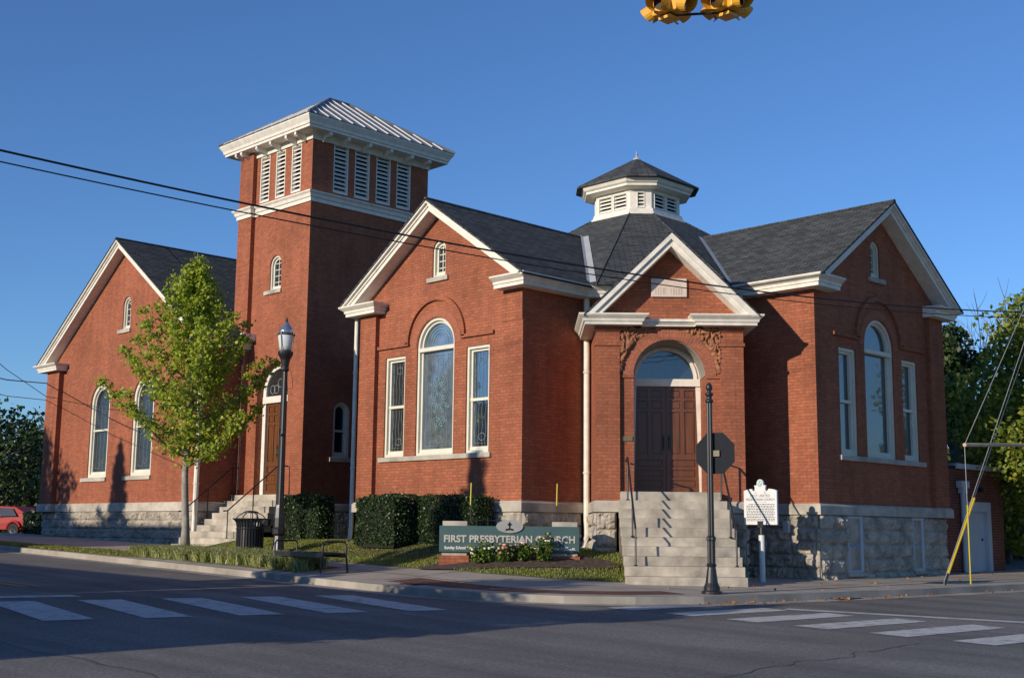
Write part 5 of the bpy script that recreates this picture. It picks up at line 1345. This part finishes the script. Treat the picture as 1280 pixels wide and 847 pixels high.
mb = MB(); mb.tube([b2, b2+Vector((0, 0, 1.75))], .017, 6); P(mb, 'guard', 'yellow_rod', g2)
def overhead(pix, d0, name, label, r_, group='overhead wires crossing the picture'):
    c, dl = ray(0); L0 = Vector((c.x+dl.x*d0, c.y+dl.y*d0)); L1 = Vector((px_, py_)); q = []
    for u, v in pix:
        c, _ = ray(0); d = fw+rt2*((u-640)/1544.6)-up2*((v-423.5)/1544.6)
        # intersection in plan with the line L0-L1
        e = L1-L0; den = d.x*e.y-d.y*e.x; t = ((L0.x-c.x)*e.y-(L0.y-c.y)*e.x)/den; q.append(c+d*t)
    # fit a smooth sagging curve z = a + b s + c s^2 through the sightings
    S_ = [((p.xy-L0).dot((L1-L0).normalized())) for p in q]; Z_ = [p.z for p in q]
    m_ = Matrix(((len(S_), sum(S_), sum(s*s for s in S_)), (sum(S_), sum(s*s for s in S_), sum(s**3 for s in S_)), (sum(s*s for s in S_), sum(s**3 for s in S_), sum(s**4 for s in S_))))
    rhs = Vector((sum(Z_), sum(z*s for z, s in zip(Z_, S_)), sum(z*s*s for z, s in zip(Z_, S_)))); co_ = m_.inverted() @ rhs
    Lt = (L1-L0).length; dr = (L1-L0).normalized(); pts = []
    for k in range(-10, 49):
        s = Lt*k/48; pt = L0+dr*s; pts.append((pt.x, pt.y, co_[0]+co_[1]*s+co_[2]*s*s))
    mb = MB(); mb.tube(pts, r_, 6); o = mb.build(name, 'wire'); tag(o, label, 'wire', group); return pts[0]
e1 = overhead([(0, 188), (260, 244.5), (386, 270), (590, 309.3), (728, 333), (800, 343), (880, 355), (1080, 378.5), (1280, 390)], 17, 'overhead_wire', 'thicker upper overhead wire crossing the whole picture', .016)
e2 = overhead([(0, 203), (260, 256), (386, 281), (590, 317.6), (728, 341), (800, 353.5), (880, 362), (1080, 386), (1280, 397)], 17, 'overhead_wire', 'thinner lower overhead wire just beneath the thicker one', .010)
for (a, b), lab in ((((450), (497)), 'thin service wire slanting down to left corner of far wing'), (((468.6), (479)), 'upper nearly level service wire at left corner of far wing'), (((488.6), (500)), 'lowest nearly level service wire left of far wing')):
    c, d = ray(0); pa = Vector((20.252, -20.248, .857)); d = fw+rt2*((-60-640)/1544.6)-up2*((a-(b-a)*60/62-423.5)/1544.6); f_ = 40/math.hypot(d.x, d.y); p0 = pa+d*f_
    d = fw+rt2*((60-640)/1544.6)-up2*((b-423.5)/1544.6); t = (1.1-pa.y)/d.y; p1 = pa+d*t; mid_ = (p0+p1)/2-Vector((0, 0, .12))
    mb = MB(); mb.tube([p0, mid_, p1], .013 if a != 468.6 else .02, 5); tag(mb.build('service_wire', 'wire'), lab, 'wire', 'service wires at the left')

# ------------------------------------------------------------------ traffic signals hanging at the top
def signal(u, dist, yaw, label):
    c, d = ray(u, 20); p = c+Vector((d.x, d.y, 0))*dist; z = 7.70; p = Vector((p.x, p.y, z)); t = thing('traffic_signal', p, label, 'traffic signal', 'yellow traffic signals hanging over the street')
    for k, a in enumerate((yaw, yaw+R(90), yaw+R(180), yaw+R(270))):
        n_ = Vector((math.cos(a), math.sin(a), 0)); f = Fr(p.x+n_.x*.05, p.y+n_.y*.05, -n_.y, n_.x)
        mb = MB(); mb.box(f, -.12, .12, .02, .15, z+.05, z+1.02); hd = P(mb, 'signal_head', 'signal_yellow', t, bevel=.02)
        for j in range(3):
            zc = z+.17+.34*j; vb = MB(); nA = 18; L0_, L1_ = .15, .38
            for i in range(nA):
                t0, t1 = R(-75+330*i/nA), R(-75+330*(i+1)/nA); r_ = .125
                q = lambda tt, o, rr_=r_: f.P(rr_*math.cos(tt), o, zc+rr_*math.sin(tt)-.28*(o-.15)); e = lambda tt: L1_-.07*(1-math.sin(tt))
                vb.quad(q(t0, L0_), q(t1, L0_), q(t1, e(t1)), q(t0, e(t0))); vb.quad(q(t1, L0_, r_-.006), q(t0, L0_, r_-.006), q(t0, e(t0), r_-.006), q(t1, e(t1), r_-.006))
            vb.build('visor', 'signal_yellow', hd)
            lb_ = MB(); lb_.prism(f, [(.10*math.cos(R(b)), zc+.10*math.sin(R(b))) for b in range(0, 360, 30)], .145, .16); lb_.build('lens', 'signal_dark', hd)
    mb = MB(); mb.box(Fr(p.x, p.y, 1, 0), -.1, .1, -.1, .1, z-.02, z+.02); mb.tube([p+Vector((0, 0, .0)), p+Vector((0, 0, 1.6))], .025, 8); P(mb, 'hanger', 'signal_yellow', t)
    return p
pa = signal(836, 16, R(4), 'left yellow traffic signal cluster cut off by top edge, sunlit side')
pb = signal(909, 16, R(-8), 'right yellow traffic signal cluster cut off by top edge, in its own shade')
sw = MB(); dsp = (pb-pa).normalized(); sw.tube([pa-dsp*16+Vector((0, 0, 2.2)), pa+Vector((0, 0, 1.6)), pb+Vector((0, 0, 1.6)), pb+dsp*14+Vector((0, 0, 2.2))], .012, 6)
sw.tube([pa+Vector((0, 0, .05)), pb+Vector((0, 0, .05))], .018, 6)
tag(sw.build('span_wire', 'wire'), 'span wire and lower tie between the two hanging traffic signals', 'wire')

# ------------------------------------------------------------------ red car far left
def car(base, yaw, label):
    B = Vector(base); t = thing('parked_car', (0, 0, 0), label, 'car'); f = Fr(0, 0, 1, 0)
    prof = [(-2.1, .35), (2.1, .35), (2.15, .62), (1.95, .80), (1.2, .92), (.78, 1.02), (.30, 1.48), (-.2, 1.56), (-1.2, 1.52), (-1.85, 1.25), (-2.1, .85)]
    mb = MB(); n = len(prof)
    for y, s_ in ((-.78, .97), (-.86, 1), (-.72, 1.0), (.72, 1.0), (.86, 1), (.78, .97)): mb.v += [Vector((x*s_, y if z < 1.0 else y*(1-.42*(z-1.0)), z)) for x, z in prof]
    for a in (0, 1, 2, 3, 4):
        for k in range(n): k2 = (k+1) % n; mb.f.append((a*n+k, a*n+k2, (a+1)*n+k2, (a+1)*n+k))
    mb.f.append(tuple(range(n))[::-1]); mb.f.append(tuple(5*n+k for k in range(n))); bd = P(mb, 'body', 'red_paint', t, bevel=.03)
    for sy in (-1, 1):
        for q in ([(.66, 1.02), (.26, 1.42), (-.2, 1.46), (-.2, 1.02)], [(-.3, 1.02), (-.3, 1.46), (-1.1, 1.44), (-1.5, 1.04)]):
            mb = MB(); mb.v += [Vector((x, sy*(.875-.36*(z-1.0)), z)) for x, z in q]; mb.f.append((0, 1, 2, 3)); P(mb, 'side_window', 'glass_dark', t)
        for x in (-1.35, 1.35):
            wl = MB(); wl.lathe((0, 0, 0), [(.20, -.1), (.33, -.1), (.33, .1), (.20, .1)], 20); wl.v = [Vector((x+v.x, sy*.80+v.z, .33+v.y)) for v in wl.v]; wo = P(wl, 'wheel', 'tyre', t)
            rm = MB(); rm.lathe((0, 0, 0), [(.02, .09), (.19, .105), (.21, .115), (.21, -.1)], 16); rm.v = [Vector((x+v.x, sy*(.80+v.z), .33+v.y)) for v in rm.v]; rm.build('rim', 'chrome', wo)
            fd = MB()
            fd.tube([(x+.42*math.cos(R(a)), sy*.86, .36+.40*math.sin(R(a))) for a in range(0, 181, 20)], .07, 8); P(fd, 'fender', 'red_paint', t)
        hl = MB(); hl.lathe((2.10, sy*.55, .70), [(.02, -.09), (.09, -.04), (.09, .04), (.02, .09)], 10); P(hl, 'headlight', 'chrome', t)
    mb = MB(); mb.box(f, 2.08, 2.2, -.75, .75, .38, .50); P(mb, 'bumper', 'chrome', t)
    ws = MB(); ws.v += [Vector(q) for q in ((.80, -.74, 1.03), (.80, .74, 1.03), (.33, .62, 1.47), (.33, -.62, 1.47))]; ws.f.append((0, 1, 2, 3)); P(ws, 'windscreen', 'glass_dark', t)
    t.location = B; t.rotation_euler = (0, 0, yaw); t.scale = (.85, .85, .85); return t
cq = at(10, 60); car((cq[0], cq[1], .34), R(205), 'red rounded old-style car parked at left edge behind low hedge')
pk = MB(); pk.wbox(-62, -34.5, 2.5, 12, -.4, .06)
for v in pk.v: v.z = gz(v.x, v.y)-.22 if v.z > 0 else v.z-.5
struct(pk.build('side_lot', 'asphalt'))

# ------------------------------------------------------------------ far right: small lot and sunny grass beyond the annex
lot = MB()
for i in range(10):
    for j in range(10):
        xs = [-20+2.6*(i+k) for k in (0, 1)]; ys = [15.2+2.4*(j+k) for k in (0, 1)]; lot.quad(*[(x, y, gz(x, y)-.06) for x, y in ((xs[0], ys[0]), (xs[1], ys[0]), (xs[1], ys[1]), (xs[0], ys[1]))])
struct(lot.build('rear_lot', 'asphalt'))
kb2 = MB(); kb2.wbox(-16, 5.8, 29, 29.2, -.5, .02); struct(kb2.build('rear_kerb', 'kerb_stone'))

# ------------------------------------------------------------------ across the street, outside the picture: what casts the long shadows
def shop(name, x0, x1, y0, y1, h, label, mat='brick_old'):
    z = gz((x0+x1)/2, y1)-.3; t = thing(name, ((x0+x1)/2, y1, z), label, 'building', 'low buildings across the street'); f = Fr(0, y1, -1, 0)
    holes = []; u = -x1+1.2
    while u+2.2 < -x0: holes.append(rect(u, u+2.0, z+.9, z+min(2.6, h-.8))); u += 3.4
    mb = MB(); mb.wall(f, rect(-x1, -x0, z, z+h), holes, 0, .3); mb.wbox(x0, x0+.3, y0, y1-.3, z, z+h); mb.wbox(x1-.3, x1, y0, y1-.3, z, z+h); mb.wbox(x0+.3, x1-.3, y0, y0+.3, z, z+h); P(mb, 'wall', mat, t)
    mb = MB(); mb.wbox(x0+.1, x1-.1, y0+.1, y1-.1, z+h-.35, z+h-.2); P(mb, 'roof', 'shingle', t)
    mb = MB(); mb.box(f, -x1-.05, -x0+.05, -.1, .1, z+h, z+h+.12); P(mb, 'coping', 'limestone', t)
    for hh in holes:
        us = [q[0] for q in hh]; zz_ = [q[1] for q in hh]; mb = MB(); mb.ring(f, hh, rect(min(us)+.08, max(us)-.08, min(zz_)+.08, max(zz_)-.08), -.2, -.05); wv = P(mb, 'window', 'white_paint', t)
        mb = MB(); mb.box(f, min(us)+.05, max(us)-.05, -.2, -.14, min(zz_)+.05, max(zz_)-.05); mb.build('pane', 'glass_dark', wv)
shop('brick_building', -46, -17.6, -34, -20, 6.7, 'two-storey dark brick building across the side street, outside the picture')
shop('brick_shop', -17.4, -1.2, -32, -19.8, 3.7, 'long single-storey shop across the side street, outside the picture')
shop('corner_shop', -1.0, 7.0, -32, -19.8, 4.2, 'slightly taller corner shop across the side street, outside the picture')
branch_tree('pavement_tree', (-22.4, -17.8, gz(-22.4, -17.8)), 9.3, 'conical tree on the opposite pavement, outside the picture', leafmat_='leaf_dark', bark='bark', nb=34, spread=2.0, z0=2.4, leaf=.17, per=7, seed=41, group='trees on the opposite pavement')
branch_tree('pavement_tree', (-2.3, -18.0, gz(-2.4, -18)), 8.3, 'small tree on the opposite pavement, outside the picture', leafmat_='leaf_dark', bark='bark', nb=28, spread=1.5, z0=2.4, leaf=.17, per=6, seed=42, group='trees on the opposite pavement')
blob_tree('roadside_tree', (30, 40, gz(26, 40)), 9.5, 4.5, 'broad tree up the right-hand street, outside the picture', 'leaf_maple', 45, .35, 4000, group='trees up the right-hand street')
blob_tree('roadside_tree', (27.5, 52, gz(26, 40)), 8, 4, 'second broad tree further up the right-hand street, outside the picture', 'leaf_dark', 46, .35, 3500, group='trees up the right-hand street')
blob_tree('pavement_tree', (6.9, -18.4, gz(8, -18.4)), 5.0, 1.4, 'small leafy tree at the opposite corner, unseen, added to soften the shadow edge on the road', 'leaf_dark', 48, .16, 5000, .3, group='trees on the opposite pavement')  # unseen tree added to break up the corner shop's hard shadow edge
blob_tree('pavement_tree', (2.6, -18.3, gz(3, -18.4)), 5.4, 1.6, 'middle leafy tree by the corner shop, unseen, added to make the road shadow leafy', 'leaf_dark', 49, .16, 5000, .3, group='trees on the opposite pavement')  # also added out of view, for a softer leafy shadow across the road
blob_tree('pavement_tree', (-28.5, -17.8, gz(-28, -17.8)), 10.0, 3.2, 'larger tree on the opposite pavement, outside the picture', 'leaf_dark', 43, .22, 12000, .2, lumps=50, group='trees on the opposite pavement')
